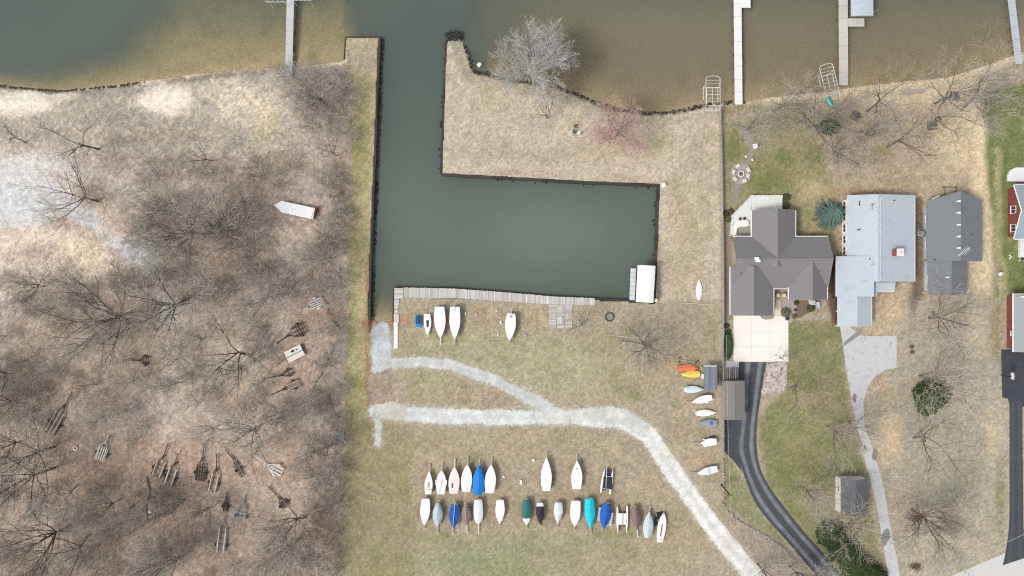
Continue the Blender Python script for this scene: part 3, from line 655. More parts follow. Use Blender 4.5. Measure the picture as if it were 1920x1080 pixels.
def dock_run(t, a, b, wd, ln, m, z=.12, posts=True):
    a = P(*a, z); b = P(*b, z); d = b-a; L = d.length; k = max(1, round(L/ln)); me = section_mesh('deck_section', wd, L/k-.03); me.materials.append(m); ang = math.atan2(d.y, d.x)-math.pi/2
    o0 = Vector(ORG[t.name])
    for i in range(k):
        c = a + d*((i+.5)/k); link('deck_section', me, t, (c.x-o0.x, c.y-o0.y, z-o0.z), ang)
    if posts:
        nrm = Vector((-d.y, d.x, 0)).normalized()
        for i in range(k+1):
            for s in (-1, 1):
                p = a + d*(min(.995, max(.005, i/k))) + nrm*s*(wd/2+.05); mb = MB(); mb.tube((p.x, p.y, -3.0), (p.x, p.y, z+.02), .05, .05, 6); mb.build('post', pile, t)
def dock(label, a, **kw): return thing('dock', label, 'dock', (*P(*a)[:2], WZ), 'docks on the lake')
t = dock('narrow pale grey sectional dock left of the grassy spit', (542,150)); dock_run(t, (541,149), (545,-30), 1.35, 2.3, dock_grey)
t = dock('bright white dock with a square end head at its right', (1384,200)); dock_run(t, (1385,196), (1382.5,-40), 1.45, 2.4, dock_white); dock_run(t, (1398,-22), (1398,14.6), 1.85, 1.8, dock_white, .119)
t = dock('weathered grey dock with a short side arm and canopy beside it', (1582,160)); dock_run(t, (1582,160), (1581,-40), 1.7, 2.4, dock_weath); dock_run(t, (1590.2,42), (1621,42), 1.55, 1.6, dock_weath, .121)
t = dock('pale metal dock at the upper right edge of the photo', (1910,115)); dock_run(t, (1911,120), (1892,-40), 1.35, 2.4, dock_metal)
# boardwalk: single boards
bw = thing('boardwalk', 'weathered grey plank boardwalk along the south side of the basin', 'boardwalk', P(900,553))
greys = [mat('plank_%s' % n, c, .9, .14, 3.0, 0.004, rnd=.07, stretch=(8,1,1)) for n, c in (('silver', (212,208,202)), ('grey', (196,190,182)), ('ash', (206,202,198)), ('brownish', (186,178,166)), ('pale', (226,224,220)))]
pm = []
for m in greys:
    mb = MB(); mb.box(-.083, -.9, -.05, .083, .9, 0); me = mb.mesh('plank'); me.materials.append(m); pm.append(me)
edge_x = [742,760,850,960,1040,1115]; edge_t = [540,540,542,550,557,560]; edge_b = [557,558,559,566,571,572]
rg = random.Random(12); o0 = Vector(ORG[bw.name]); n = 205
for i in range(n):
    x = 757+(1115-757)*(i+.5)/n; ty = np.interp(x, edge_x, edge_t); by = np.interp(x, edge_x, edge_b)
    a = P(x, ty-1); b = P(x, by); L = (b-a).length; c = (a+b)/2
    o = link('plank', rg.choices(pm, (4,4,3,2,1))[0], bw, (c.x-o0.x+rg.uniform(-.004,.004), c.y-o0.y+rg.uniform(-.05,.05), .10+rg.uniform(0,.012)-o0.z), math.atan2(b.y-a.y, b.x-a.x)+math.pi/2+rg.uniform(-.006,.006), (1, L/1.8, 1))
mb = MB(); mb.bar(P(757,545), P(1115,564), .12, -.02, .045); mb.bar(P(757,556), P(1115,570.5), .12, -.02, .045); mb.build('joist', pile, bw)
k = 0
for y in np.arange(541, 588, 1.75):              # the leg that turns down beside the ramp
    a = P(739.3, y); b = P(756 if y < 560 else 749-(y-560)*.12, y-.2); c = (a+b)/2
    link('plank', rg.choice(pm), bw, (c.x-o0.x, c.y-o0.y, .10+rg.uniform(0,.012)-o0.z), math.pi/2+rg.uniform(-.02,.02), (1, (b-a).length/1.8, 1))
pd = thing('ramp_pier', 'white plank walkway beside the concrete ramp', 'walkway', P(742,620)); 
for i in range(8):
    mb = MB(); a = P(738.5, 588+i*8.2); b = P(746 if i > 1 else 748, 588+(i+1)*8.2-.3); mb.box(a.x, b.y, .02, b.x, a.y, .16); mb.build('board', mat('walk_pink', (226,204,196), .8, .05) if i < 2 else dock_white, pd)
pd = thing('slip_pier', 'pale grey narrow pier beside the white boat canopy', 'pier', (*P(1187,535)[:2], WZ)); dock_run(pd, (1187.5,503), (1185.2,563), 1.02, .9, mat('pier_boards', (222,228,230), .7, .08, 3, rnd=.04), .2)
# parquet patio of loose boards
pt = thing('plank_patio', 'square patio of grey boards laid in changing directions', 'patio', P(1050,594)); o0 = Vector(ORG[pt.name])
cells = [(1029,572,15,14,1),(1044,572,15,15,0),(1059,572,14.5,14,1),(1029,586.5,15,13,0),(1044,587.5,15,5,1),(1059,586.5,14.5,13,0),(1029,600,14,15,1),(1043.5,593,15,15,0),(1059,600,14,15,1),(1043.5,608.5,15,7,1)]
for (x, y, sx, sy, hz) in cells:
    nb = max(3, int((sy if hz else sx)/1.9))
    for i in range(nb):
        if hz: a = P(x+.3, y+sy*i/nb+.12); b = P(x+sx-.3, y+sy*(i+1)/nb-.12)
        else: a = P(x+sx*i/nb+.12, y+.3); b = P(x+sx*(i+1)/nb-.12, y+sy-.3)
        mb = MB(); mb.box(min(a.x,b.x), min(a.y,b.y), .02, max(a.x,b.x), max(a.y,b.y), .08+rg.uniform(0,.03)); mb.build('plank', rg.choices(greys, (3,4,3,3,1))[0], pt)
# white canopy over the boat slip
cn = thing('boat_canopy', 'plain white canopy over the boat slip in the basin corner', 'canopy', (*P(1212,533)[:2], WZ))
white_cloth = mat('white_canvas', (255,255,255), .75, .015, .8)
def canopy(t, pts_px, z, rise, m):
    p = [P(x, y, z) for x, y in pts_px]; n = 8; vs = []; fs = []
    for i in range(n+1):
        for j in range(n+1):
            u, v = i/n, j/n; q_ = p[0]*(1-u)*(1-v)+p[1]*u*(1-v)+p[2]*u*v+p[3]*(1-u)*v
            vs.append((q_.x, q_.y, z+rise*math.sin(math.pi*u)*1.0-.02*math.cos(6*math.pi*v)))
    for i in range(n):
        for j in range(n): a = i*(n+1)+j; fs.append((a, a+n+1, a+n+2, a+1))
    rim = [i*(n+1) for i in range(n+1)] + [n*(n+1)+j for j in range(1, n+1)] + [i*(n+1)+n for i in range(n-1,-1,-1)] + [j for j in range(n-1,0,-1)]
    base = len(vs); vs += [(vs[i][0], vs[i][1], z-.25) for i in rim]
    for k in range(len(rim)): fs.append((rim[k], rim[(k+1)%len(rim)], base+(k+1)%len(rim), base+k))
    mb = MB(); mb.add(vs, fs); return mb.build('canvas', m, t, smooth=False)
canopy(cn, [(1196,497),(1229,498.5),(1225,568),(1192.5,566)], 2.6, .35, white_cloth)
for x, y in [(1196,500),(1226,501),(1223,565),(1193.5,563),(1194.5,532),(1225,533)]:
    p = P(x, y, 2.4); mb = MB(); mb.tube((p.x*.997, p.y, WZ-2), (p.x*.997, p.y, 2.4), .04, .04, 6); mb.build('post', alu, cn)
b1 = P(1229.7,563); mb = MB(); mb.obox(b1, .22, .3, 0, .5); tag(mb.build('dock_box', dock_white, origin=tuple(b1)), 'small white box on the grass at the corner of the white canopy', 'box')
# grey roofed boat shelter out in the lake
sh = thing('boat_shelter', 'boat shelter with pale grey roof beside the weathered dock', 'boat shelter', (*P(1616,5)[:2], WZ))
canopy(sh, [(1596.5,-45),(1637.5,-45),(1637.5,29.5),(1596.5,30)], 2.4, .2, mat('shelter_roof', (196,206,214), .7, .10, 1.5, dirt=((150,156,160),.8,.55,.7)))
for x, y in [(1600,27),(1634,27),(1600,-20),(1634,-20)]:
    p = P(x, y, 0); mb = MB(); mb.tube((p.x, p.y, -3), (p.x, p.y, 2.35), .05, .05, 6); mb.build('post', alu, sh)
# white tubular boat lifts
def lift(label, c, wd, ln, ang, rungs, two=True):
    p0 = P(*c); t = thing('boat_lift', label, 'boat lift', (p0.x, p0.y, WZ), 'white tubular boat lifts by the docks'); a = R(ang); u = Vector((math.cos(a), math.sin(a), 0)); v = Vector((-u.y, u.x, 0)); z = 2.0
    wt = mat('lift_tube', (238,240,240), .4, .04, 3, spec=.5)
    def pt(i, j, zz): q = p0*((H-z)/H) + u*i + v*j; return (q.x, q.y, zz)
    mb = MB(); h, g = wd/2, ln/2
    for s in (-1, 1): mb.tube(pt(s*h,-g,z), pt(s*h,g*.86,z), .05, .05, 6)
    mb.path([pt(-h,g*.86,z), pt(-h*.75,g*.97,z+.05), pt(0,g,z+.1), pt(h*.75,g*.97,z+.05), pt(h,g*.86,z)], [.05]*5, 6); mb.tube(pt(-h,-g,z), pt(h,-g,z), .05, .05, 6); mb.build('frame', wt, t)
    for i in range(rungs):
        y = -g + ln*(i+.5)/rungs*.93; mb = MB(); mb.tube(pt(-h,y,z-.01), pt(h,y,z-.01), .03, .03, 5); mb.build('rung', wt, t)
    if two:
        for s in (-.4, 0, .4): mb = MB(); mb.tube(pt(s*wd,-g*.55,z-.5), pt(s*wd,g*.35,z-.5), .05, .05, 5); mb.build('bunk', wt, t)
        mb = MB(); mb.tube(pt(-h*1.3,g*.35,z-.4), pt(h,g*.35,z-.4), .05, .05, 5); mb.tube(pt(-h*1.3,g*.35,z-.4), pt(-h*1.3,-g*.35,z-.4), .05, .05, 5); mb.build('side_arm', wt, t)
    for s in (-1, 1):
        for e in (-.8, .5): mb = MB(); mb.tube(pt(s*h,e*g,-3.0 if e > 0 else -.9), pt(s*h,e*g,z), .045, .045, 5); mb.build('leg', wt, t)
lift('white tubular boat lift standing at the shore end of the long fence', (1337,175), 2.6, 6.4, 0, 9)
lift('tilted white boat lift on the beach beside the weathered dock', (1555,149), 2.5, 5.8, 14, 8)
lift('white boat lift left of the narrow dock at the top edge', (522,-6), 1.9, 4.6, -90, 5, False)
lift('white boat lift right of the narrow dock at the top edge', (561,-8), 1.6, 4.6, 90, 6, False)

# ------------------------------------------------------------------ fence, stone wall, utility pole
fence_m = mat('fence_boards', (176,170,164), .9, .14, 2.5, 0.0, rnd=.10)
fn = thing('board_fence', 'long grey board fence between the boat yard and the first garden', 'fence', P(1352,520))
FP = [(1347.5,202),(1350,300),(1352,420),(1353.5,540),(1353,680),(1353,790),(1353,850)]; o0 = Vector(ORG[fn.name])
mbp = MB()
for i in range(16): mbp.box(-1.2+i*.15+.008, -.012, .03, -1.2+(i+1)*.15-.008, .012, 1.32)
mbp.box(-1.2, .013, .35, 1.2, .05, .43); mbp.box(-1.2, .013, 1.05, 1.2, .05, 1.13)
fme = mbp.mesh('panel'); fme.materials.append(fence_m)
mbq = MB(); mbq.box(-.05,-.05,0,.05,.05,1.42); pme = mbq.mesh('post'); pme.materials.append(mat('fence_post', (150,144,138), .9, .2, 2))
pl = [Vector(p) for p in FP]; acc = [0]
for i in range(1, len(pl)): acc.append(acc[-1]+(pl[i]-pl[i-1]).length*.1)
def along(s):
    i = max(j for j in range(len(acc)) if acc[j] <= s+1e-6); i = min(i, len(pl)-2); return P(*pl[i].lerp(pl[i+1], (s-acc[i])/(acc[i+1]-acc[i])))
n = int(acc[-1]/2.5)
for i in range(n):
    a = along(acc[-1]*i/n); b = along(acc[-1]*(i+1)/n); c = (a+b)/2; ang = math.atan2(b.y-a.y, b.x-a.x)
    link('panel', fme, fn, (c.x-o0.x, c.y-o0.y, 0), ang, ((b-a).length/2.4*.985, 1, 1)); link('post', pme, fn, (a.x-o0.x, a.y-o0.y, 0), ang)
mb = MB()
for i in range(len(FP)-1): a = P(FP[i][0]+3.2, FP[i][1]+.3); b = P(FP[i+1][0]+3.2, FP[i+1][1]-.3); mb.bar(a, b, .30, -.05, .30)
mb.build('kerb', mat('kerb_pale', (204,200,196), .85, .12, 1.5, dirt=((160,152,146), .8, .56, .7)), fn)
sw = thing('stone_wall', 'low wall of pale stones curving beside the asphalt drive', 'stone wall', P(1357,900)); rg = random.Random(22); k = 0
SP = [(1356,680),(1356.5,790),(1356,850),(1356,900),(1355.5,945),(1366,962),(1385,978),(1410,992),(1440,1008),(1470,1030),(1490,1052)]
rest = MB()
for i in range(len(SP)-1):
    a, c = Vector(SP[i]), Vector(SP[i+1]); L = (c-a).length
    for j in range(int(L*(.55 if SP[i][1] < 850 else 1.1))):
        p = a.lerp(c, rg.random()) + Vector((rg.gauss(0,1.0 if SP[i][1] < 940 else 2.2), rg.gauss(0,.8)))
        mb = MB() if (k < 200 and SP[i][1] >= 850) else rest
        rock(mb, (*P(p.x, p.y)[:2], rg.uniform(.05,.22)), rg.uniform(.10,.20), rg, 5)
        if mb is not rest: mb.build('stone', rock_pale if rg.random() < .75 else mat('pinkish_stone', (200,180,168), .9, .12, 3), sw); k += 1
rest.build('small_stones', rock_pale, sw, kind='stuff')
up = thing('utility_pole', 'dark leaning utility pole beside the pale stone wall', 'utility pole', P(1352,909)); mb = MB(); mb.tube(P(1352,909,0), P(1369,928,6.6), .13, .09, 8); mb.build('pole', mat('pole_wood', (58,50,44), .9, .2, 3), up)
mb = MB(); q = P(1369,928,6.3); mb.bar((q.x-.5, q.y+.05), (q.x+.5, q.y-.05), .09, 6.3, 6.4); mb.build('crossarm', mat('pole_wood', (58,50,44)), up)
wire_m = mat('wire', (206,204,200), .5, .02)
def wire(label, p, q, sag, r=.011):
    pts = [p.lerp(q, i/14) - Vector((0,0,sag*4*(i/14)*(1-i/14))) for i in range(15)]
    mb = MB(); mb.path(pts, [r]*15, 4); return tag(mb.build('wire', wire_m, origin=tuple(p)), label, 'wire')
wire('overhead wire running north from the utility pole over the small barn', P(1369,928,6.5), P(1362,628,5.2), .3, .02)
wire('overhead wire running south from the utility pole', P(1369,928,6.5), P(1376,1130,6.5), .2, .018)
wire('overhead wire crossing the street corner at lower right', P(1730,1092,7), P(1960,984,7), .2, .035)

# ------------------------------------------------------------------ houses
trim = mat('white_trim', (252,252,250), .6, .02)
def roof_mat(name, rgb, band=.0, var=.12, sc_=6.0, dirt=None):
    return mat(name, rgb, .9, var, sc_, 0.01, stretch=(1,1,1), dirt=dirt, spec=.1)
def gable(parent, x0, x1, y0, y1, axis, ridge, ze, zr, rm, wm, inset=.45, trims=True, prow=0.0, ends=(1,1), walls=True, th=.16, tm=None):
    """gable roof; x0..x1, y0..y1 are eave pixels, ridge the ridge pixel (x for a ridge running north-south, y otherwise)"""
    a = P(x0, y1, ze); b = P(x1, y0, ze)           # south-west and north-east corner
    X0, Y0, X1, Y1 = a.x, a.y, b.x, b.y
    if axis == 'y':
        rx = P(ridge, 0, zr).x; n0, n1 = Y0-0, Y1+0
        e = [((X0,Y0,ze),(X0,Y1,ze)), ((rx,Y0-prow*ends[0],zr),(rx,Y1+prow*ends[1],zr)), ((X1,Y0,ze),(X1,Y1,ze))]
    else:
        ry = P(0, ridge, zr).y
        e = [((X0,Y0,ze),(X1,Y0,ze)), ((X0-prow*ends[0],ry,zr),(X1+prow*ends[1],ry,zr)), ((X0,Y1,ze),(X1,Y1,ze))]
    mb = MB(); vs = []
    for p, q in e: vs += [p, q]
    for p, q in e: vs += [(p[0],p[1],p[2]-th), (q[0],q[1],q[2]-th)]
    fs = [(0,2,3,1),(2,4,5,3),(6,7,9,8),(8,9,11,10),(0,1,7,6),(4,10,11,5),(0,6,8,2),(2,8,10,4),(1,3,9,7),(3,5,11,9)]
    mb.add(vs, fs); roof = mb.build('roof', rm, parent)
    # ridge cap
    cm = MB(); p, q = e[1]; cm.tube((p[0],p[1],zr-.04), (q[0],q[1],zr-.04), .09, .09, 6); cm.build('ridge_cap', rm, roof)
    if trims:
        for (p, q), s in ((e[0], -1), (e[2], 1)):
            mb = MB(); off = .06*s
            if axis == 'y': mb.bar((p[0]+off, p[1]), (q[0]+off, q[1]), .12, ze-.2, ze+.005)
            else: mb.bar((p[0], p[1]+off), (q[0], q[1]+off), .12, ze-.2, ze+.005)
            mb.build('gutter', tm or trim, roof)
    if walls:
        i = inset; mb = MB(); zt = ze-th-.02
        if axis == 'y':
            prof = [(X0+i,0.0),(X1-i,0.0),(X1-i,zt+(zr-ze)*i/(X1-rx)),(rx,zr-th-.05),(X0+i,zt+(zr-ze)*i/(rx-X0))]
            ea, eb = Y0+i*(1 if ends[0] else .6), Y1-i*(1 if ends[1] else .6); vs = [(x, ea, z) for x, z in prof] + [(x, eb, z) for x, z in prof]
        else:
            prof = [(Y0+i,0.0),(Y1-i,0.0),(Y1-i,zt+(zr-ze)*i/(Y1-ry)),(ry,zr-th-.05),(Y0+i,zt+(zr-ze)*i/(ry-Y0))]
            ea, eb = X0+i, X1-i; vs = [(ea, y, z) for y, z in prof] + [(eb, y, z) for y, z in prof]
        n = 5; fs = [tuple(range(n)), tuple(range(n, 2*n))[::-1]] + [(k, n+k, n+(k+1)%n, (k+1)%n) for k in range(n)]
        mb.add(vs, fs); mb.build('wall', wm, parent)
    return roof, (X0, Y0, X1, Y1)
glass = mat('window_glass', (52,58,66), .12, .05, 1, spec=.6)
def window(parent, x, y, z, wd, ht, face, fm=None):
    """window on a wall whose outside faces -x, +x, -y or +y at world (x, y), sill at z"""
    n = {'-x': (-1,0), '+x': (1,0), '-y': (0,-1), '+y': (0,1)}[face]; hx = wd/2; d = .05
    def slab(c0, c1, z0, z1, d0, d1):
        mb = MB()
        if n[0]: xs = sorted((x+n[0]*d0, x+n[0]*d1)); mb.box(xs[0], y+c0, z0, xs[1], y+c1, z1)
        else: ys = sorted((y+n[1]*d0, y+n[1]*d1)); mb.box(x+c0, ys[0], z0, x+c1, ys[1], z1)
        return mb
    fr = slab(-hx, hx, z, z+.08, .0, .09); 
    for q in (slab(-hx, hx, z+ht-.08, z+ht, .0, .09), slab(-hx, -hx+.08, z+.08, z+ht-.08, .0, .09), slab(hx-.08, hx, z+.08, z+ht-.08, .0, .09), slab(-.03, .03, z+.08, z+ht-.08, .0, .08)): fr.add(q.v, q.f)
    f = fr.build('window', fm or trim, parent)
    slab(-hx+.08, hx-.08, z+.08, z+ht-.08, .0, .04).build('pane', glass, f)
    slab(-hx-.08, hx+.08, z-.06, z-.002, .0, .14).build('sill', fm or trim, f)
    return f
def door(parent, x, y, wd, ht, face, m):
    n = {'-x': (-1,0), '+x': (1,0), '-y': (0,-1), '+y': (0,1)}[face]; mb = MB()
    if n[0]: xs = sorted((x, x+n[0]*.06)); mb.box(xs[0], y-wd/2, .05, xs[1], y+wd/2, .05+ht)
    else: ys = sorted((y, y+n[1]*.06)); mb.box(x-wd/2, ys[0], .05, x+wd/2, ys[1], .05+ht)
    d = mb.build('door', m, parent); h = MB(); h.obox((x+n[0]*.1+(0 if n[0] else wd*.38), y+n[1]*.1+(wd*.38 if n[0] else 0)), .04, .04, 1.0, 1.1); h.build('handle', alu, d); return d
def vent(parent, px, py, z, s=.25, m=None, h=.3):
    p = P(px, py, z); mb = MB(); mb.obox(p, s*.62, s*.45, z-.35, z+h); mb.obox((p.x+.04, p.y), s, s*.62, z+h, z+h+.06); return mb.build('roof_vent', m or trim, parent)
def pipe(parent, px, py, z, r=.06):
    p = P(px, py, z); mb = MB(); mb.tube((p.x,p.y,z-.5), (p.x,p.y,z+.35), r, r, 8); return mb.build('vent_pipe', mat('pipe_dark', (58,60,62), .7), parent)

# --- first house: brown-grey cross gables, white gutters
shingle1 = mat('shingle_brown_grey', (136,133,133), .95, .20, 5.0, 0.015, spec=.1)
siding1 = mat('siding_tan', (186,170,150), .85, .06, 1.5)
h1 = thing('gabled_house', 'large house with brown-grey cross-gabled roof and white gutters', 'house', P(1460,490))
ZE = 2.75
gable(h1, 1373.5, 1553, 443.5, 541, 'x', 484, ZE, 4.9, shingle1, siding1, .6)
_, n1 = gable(h1, 1409.5, 1491.5, 394, 500, 'y', 1458.5, ZE+.03, 4.87, shingle1, siding1, .6, ends=(0,1))
_, g1 = gable(h1, 1369.5, 1450.5, 500, 591, 'y', 1413.5, ZE+.06, 4.8, shingle1, siding1, .6, ends=(1,0))
_, w1 = gable(h1, 1479, 1551, 490, 561.5, 'y', 1524, ZE+.09, 4.75, shingle1, siding1, .6, ends=(1,0))
vent(h1, 1417.5, 485, 4.95, .4); vent(h1, 1420, 489, 4.85, .4); pipe(h1, 1389, 513.5, 3.9); pipe(h1, 1535, 508, 4.0)
for k in (-3.0, 1.4):
    dd = door(h1, g1[0]+3.9+k*.62+.8, g1[1]+.6, 2.4, 2.2, '-y', mat('garage_door', (240,238,232), .6, .03))
for x in (n1[0]+2.0, n1[0]+5.5): window(h1, x, n1[3]-.6, .9, 1.5, 1.4, '+y')
window(h1, g1[0]+.6, g1[1]+3, 1.0, 1.2, 1.2, '-x'); window(h1, g1[0]+.6, g1[1]+6.5, 1.0, 1.2, 1.2, '-x'); window(h1, w1[2]-.6, w1[1]+3, 1.0, 1.2, 1.2, '+x')
pz = P(1460,552); door(h1, pz.x, P(0,541,2.75).y+.6, 1.0, 2.1, '-y', mat('door_brown', (110,82,60), .5)); 
mb = MB(); a = P(1444,562); b = P(1477,543); mb.box(a.x, a.y, 0, b.x, b.y, .12); mb.build('porch_floor', mat('porch_tan', (186,166,140), .85, .1), h1)
for x in (1455,1467): mb = MB(); c = P(x, 553.5); mb.obox(c, .32, .32, .12, 1.0); mb.disc(c, .28, 1.0, 1.1, 10); mb.build('porch_pier', mat('porch_pale', (238,220,192), .8), h1)
# narrow service ledge on the west side: meter box, white rails
for y in (489, 512): mb = MB(); c = P(1373, y); mb.obox(c, .22, .35, 0, 1.1); mb.build('meter_box', trim, h1)
# deck, board by board
dk = thing('timber_deck', 'white board deck wrapping the north-west corner of the gabled house', 'deck', P(1410,390)); o0 = ORG[dk.name]
deck_m = mat('deck_white_boards', (240,242,238), .75, .06, 2.0, rnd=.035, stretch=(1,1,1)); ZD = .62
OA = [(1467,366.5),(1409.5,366.5),(1372.5,404.5),(1370,441)]; OB = [(1467,402),(1409.5,402),(1420,420),(1420,443)]
def poly_at(pts, counts):
    out = []
    for i in range(len(pts)-1):
        for k in range(counts[i]): out.append(Vector(pts[i]).lerp(Vector(pts[i+1]), k/counts[i]))
    out.append(Vector(pts[-1])); return out
pa = poly_at(OA, [40, 34, 24]); pb = poly_at(OB, [40, 34, 24])
for i in range(len(pa)-1):
    a, b, c, d = pa[i].lerp(pa[i+1], .05), pa[i].lerp(pa[i+1], .95), pb[i].lerp(pb[i+1], .95), pb[i].lerp(pb[i+1], .05)
    mb = MB(); mb.prism([P(v.x, v.y, ZD)[:2] for v in (a, b, c, d)], ZD-.05, ZD); mb.build('deck_board', deck_m, dk)
mb = MB()
for i in range(3): a = P(*OA[i], ZD); b = P(*OA[i+1], ZD); mb.bar(a, b, .08, 0, ZD-.06)
mb.build('skirt', mat('deck_skirt', (214,214,208), .8), dk)
mb = MB()
for i in range(3): a = P(*OA[i], ZD+.9); b = P(*OA[i+1], ZD+.9); mb.bar(a, b, .06, ZD+.86, ZD+.92)
mb.build('rail', trim, dk)
for (x, y) in OA + [(1438,366.5),(1391,385.5),(1371.3,423)]: mb = MB(); mb.obox(P(x, y, ZD+.9), .05, .05, ZD, ZD+.86); mb.build('baluster_post', trim, dk)
mb = MB(); mb.prism([P(x, y, ZD+.35)[:2] for x, y in [(1380.5,441),(1382,428),(1387,424),(1407.5,423.5),(1407.5,441)]], ZD+.01, ZD+.07); mb.build('step_floor', mat('deck_brown', (170,162,148), .85, .2, 3, stretch=(1,8,1)), dk)
bp = []
for x, y in smooth_pts([(1374.5,441),(1375,425),(1381,416),(1390,413.5),(1400,413),(1404.5,417),(1402.5,423.5),(1396,425),(1387,425.5),(1382,430),(1380.5,441)], 4): bp.append(P(x, y, ZD+.5)[:2])
mb = MB(); mb.prism(bp, ZD+.01, ZD+.5); mb.build('built_in_bench', mat('bench_white', (246,245,238), .7, .03), dk)
for (x, y, lb) in [(1388,410,'left one of the two dark round planters behind the curved deck bench'), (1396,409.5,'right one of the two dark round planters behind the curved deck bench')]:
    c = P(x, y, ZD+.4); pt_ = thing('planter', lb, 'planter', (c.x, c.y, ZD)); mb = MB(); mb.tube((c.x,c.y,ZD), (c.x,c.y,ZD+.42), .17, .24, 12); mb.build('pot', mat('planter_dark', (66,72,72), .6), pt_); mb = MB(); mb.disc(c, .2, ZD+.421, ZD+.44, 12); mb.build('soil', mat('planter_soil', (60,52,44)), pt_)
for (x, y, lb) in [(1411,368.5,'small white lamp post at the north-west corner of the deck'), (1464,369,'small white lamp post at the north-east corner of the deck')]:
    c = P(x, y, 1.6); lp = thing('deck_lamp', lb, 'lamp', (c.x, c.y, ZD)); mb = MB(); mb.tube((c.x,c.y,ZD),(c.x,c.y,1.7),.05,.05,8); mb.build('post', trim, lp); mb = MB(); mb.obox(c, .16, .16, 1.7, 1.95); mb.obox(c, .22, .22, 1.951, 2.0); mb.build('lantern', mat('lantern_pale', (236,226,206), .5), lp)

# --- second house: pale blue-grey roof
roof2 = mat('roof_pale_blue', (190,201,209), .8, .055, 1.2, 0.01, stretch=(.35,3.5,1), dirt=((158,168,176), .45, .56, .75), spec=.2)
brick2 = mat('brick_brown', (104,72,64), .9, .15, 3)
h2 = thing('ranch_house', 'long low house with pale blue-grey roof and brick chimney', 'house', P(1645,490))
pale_trim = mat('trim_grey', (226,230,232), .7, .02)
_, a2 = gable(h2, 1590.5, 1715, 366, 528, 'y', 1647.5, 2.75, 4.25, roof2, brick2, .5, tm=pale_trim)
_, b2 = gable(h2, 1568.5, 1642.5, 480.5, 556, 'y', 1638, 2.7, 4.0, roof2, brick2, .5, tm=pale_trim)
gable(h2, 1642, 1677, 518, 546, 'x', 530, 2.4, 2.85, roof2, brick2, inset=.35, tm=pale_trim)
_, c2 = gable(h2, 1572, 1634, 552, 612, 'y', 1607.5, 2.55, 3.4, roof2, brick2, .5, tm=pale_trim)
mb = MB()
for dx in (-.35, .0, .35):
    p = P(1647.5+0, 369, 4.27); q = P(1647.5, 525, 4.27); mb.bar((p.x+dx, p.y), (q.x+dx, q.y), .07, 4.12, 4.28)
mb.build('ridge_flashing', mat('flashing_pale', (216,222,232), .6, .02), h2)
c = P(1687, 473, 4.9); mb = MB(); mb.obox(c, .72, .62, 2.7, 4.85); ch = mb.build('chimney', mat('chimney_brick', (148,84,72), .9, .15, 4), h2); mb = MB(); mb.obox((c.x+.1, c.y), .62, .66, 4.851, 5.0); mb.build('chimney_cap', conc_white, ch); mb = MB(); mb.obox((c.x+.1,c.y), .25, .2, 5.0, 5.12); mb.build('flue', mat('flue_pinkish', (226,206,200), .8), ch)
for (x, y) in [(1610.5,430.5),(1629.5,485.5),(1676,376.5)]: pipe(h2, x, y, 3.75, .09)
vent(h2, 1635, 497, 4.3, .12, alu)
mb = MB(); p = P(1634.5, 384, 4.2); mb.tube((p.x,p.y,3.6),(p.x,p.y,4.4),.04,.04,6); mb.obox((p.x+.25,p.y+.1), .22, .05, 4.35, 4.41, .6); mb.obox((p.x,p.y-.4), .03, .5, 4.3, 4.34); mb.build('mast_bracket', mat('pipe_dark', (58,60,62)), h2)
mb = MB(); p = P(1612.5, 381, 3.6); mb.obox(p, .025, .45, 3.2, 3.5); mb.build('rod', mat('pipe_dark', (58,60,62)), h2)
bay = MB(); a = P(1586.5, 502, 1.9); b = P(1592, 374, 1.9); bay.box(a.x, a.y, .3, b.x, b.y, 2.2); by_ = bay.build('bay', trim, h2)
for k in range(6):
    y = a.y + (b.y-a.y)*(k+.5)/6; window(h2, a.x, y, .8, 1.5, 1.1, '-x')
window(h2, a2[0]+6, a2[3]-.5, .9, 1.8, 1.2, '+y'); window(h2, a2[0]+2.5, a2[3]-.5, .9, 1.4, 1.2, '+y')
door(h2, c2[0]+2.9, c2[1]+.5, 4.2, 2.2, '-y', mat('garage_door', (240,238,232)))
for x, y in [(1570,487),(1569.5,583.5),(1569,611)]: mb = MB(); p = P(x, y, 2.4); mb.obox(p, .12, .09, 2.2, 2.5); mb.build('wall_lamp', trim, h2)
mb = MB(); a = P(1560.5,560); b = P(1571,483); mb.box(a.x, a.y, .0, b.x, b.y, .25); mb.build('side_step', mat('mulch_dark', (84,66,60), .95, .3, 2), h2)
mb = MB(); a = P(1694.5,528.5); mb.obox(P(1692,532.5), .28, .28, 0, .5); tag(mb.build('utility_box', mat('box_pale', (214,206,192), .8, .05), origin=tuple(P(1692,532.5))), 'small pale square box below the south wall of the pale-roofed house', 'box')
mb = MB(); mb.prism([P(x,y)[:2] for x,y in [(1582,642),(1611,618),(1618,624),(1581,650)]], .028, .036); struct('drive_patch', mb, mat('patch_grey', (150,148,148), .9, .1))
for i, (x, y, rx, ry, an) in enumerate([(1602,746,4,9,5),(1640,852,5,12,0),(1660,1008,7,18,-14),(1622,840,3,5,20)]):
    c = P(x, y); mb = MB(); mb.prism([(c.x+.1*rx*math.cos(t)*math.cos(R(an))-.1*ry*math.sin(t)*math.sin(R(an))+rr.uniform(-.08,.08), c.y+.1*rx*math.cos(t)*math.sin(R(an))+.1*ry*math.sin(t)*math.cos(R(an))+rr.uniform(-.08,.08)) for t in np.linspace(0, 2*math.pi, 15)[:-1]], .028, .0345); struct('drive_stain', mb, mat('stain_grey', (140,138,134), .9, .25, 1.5))

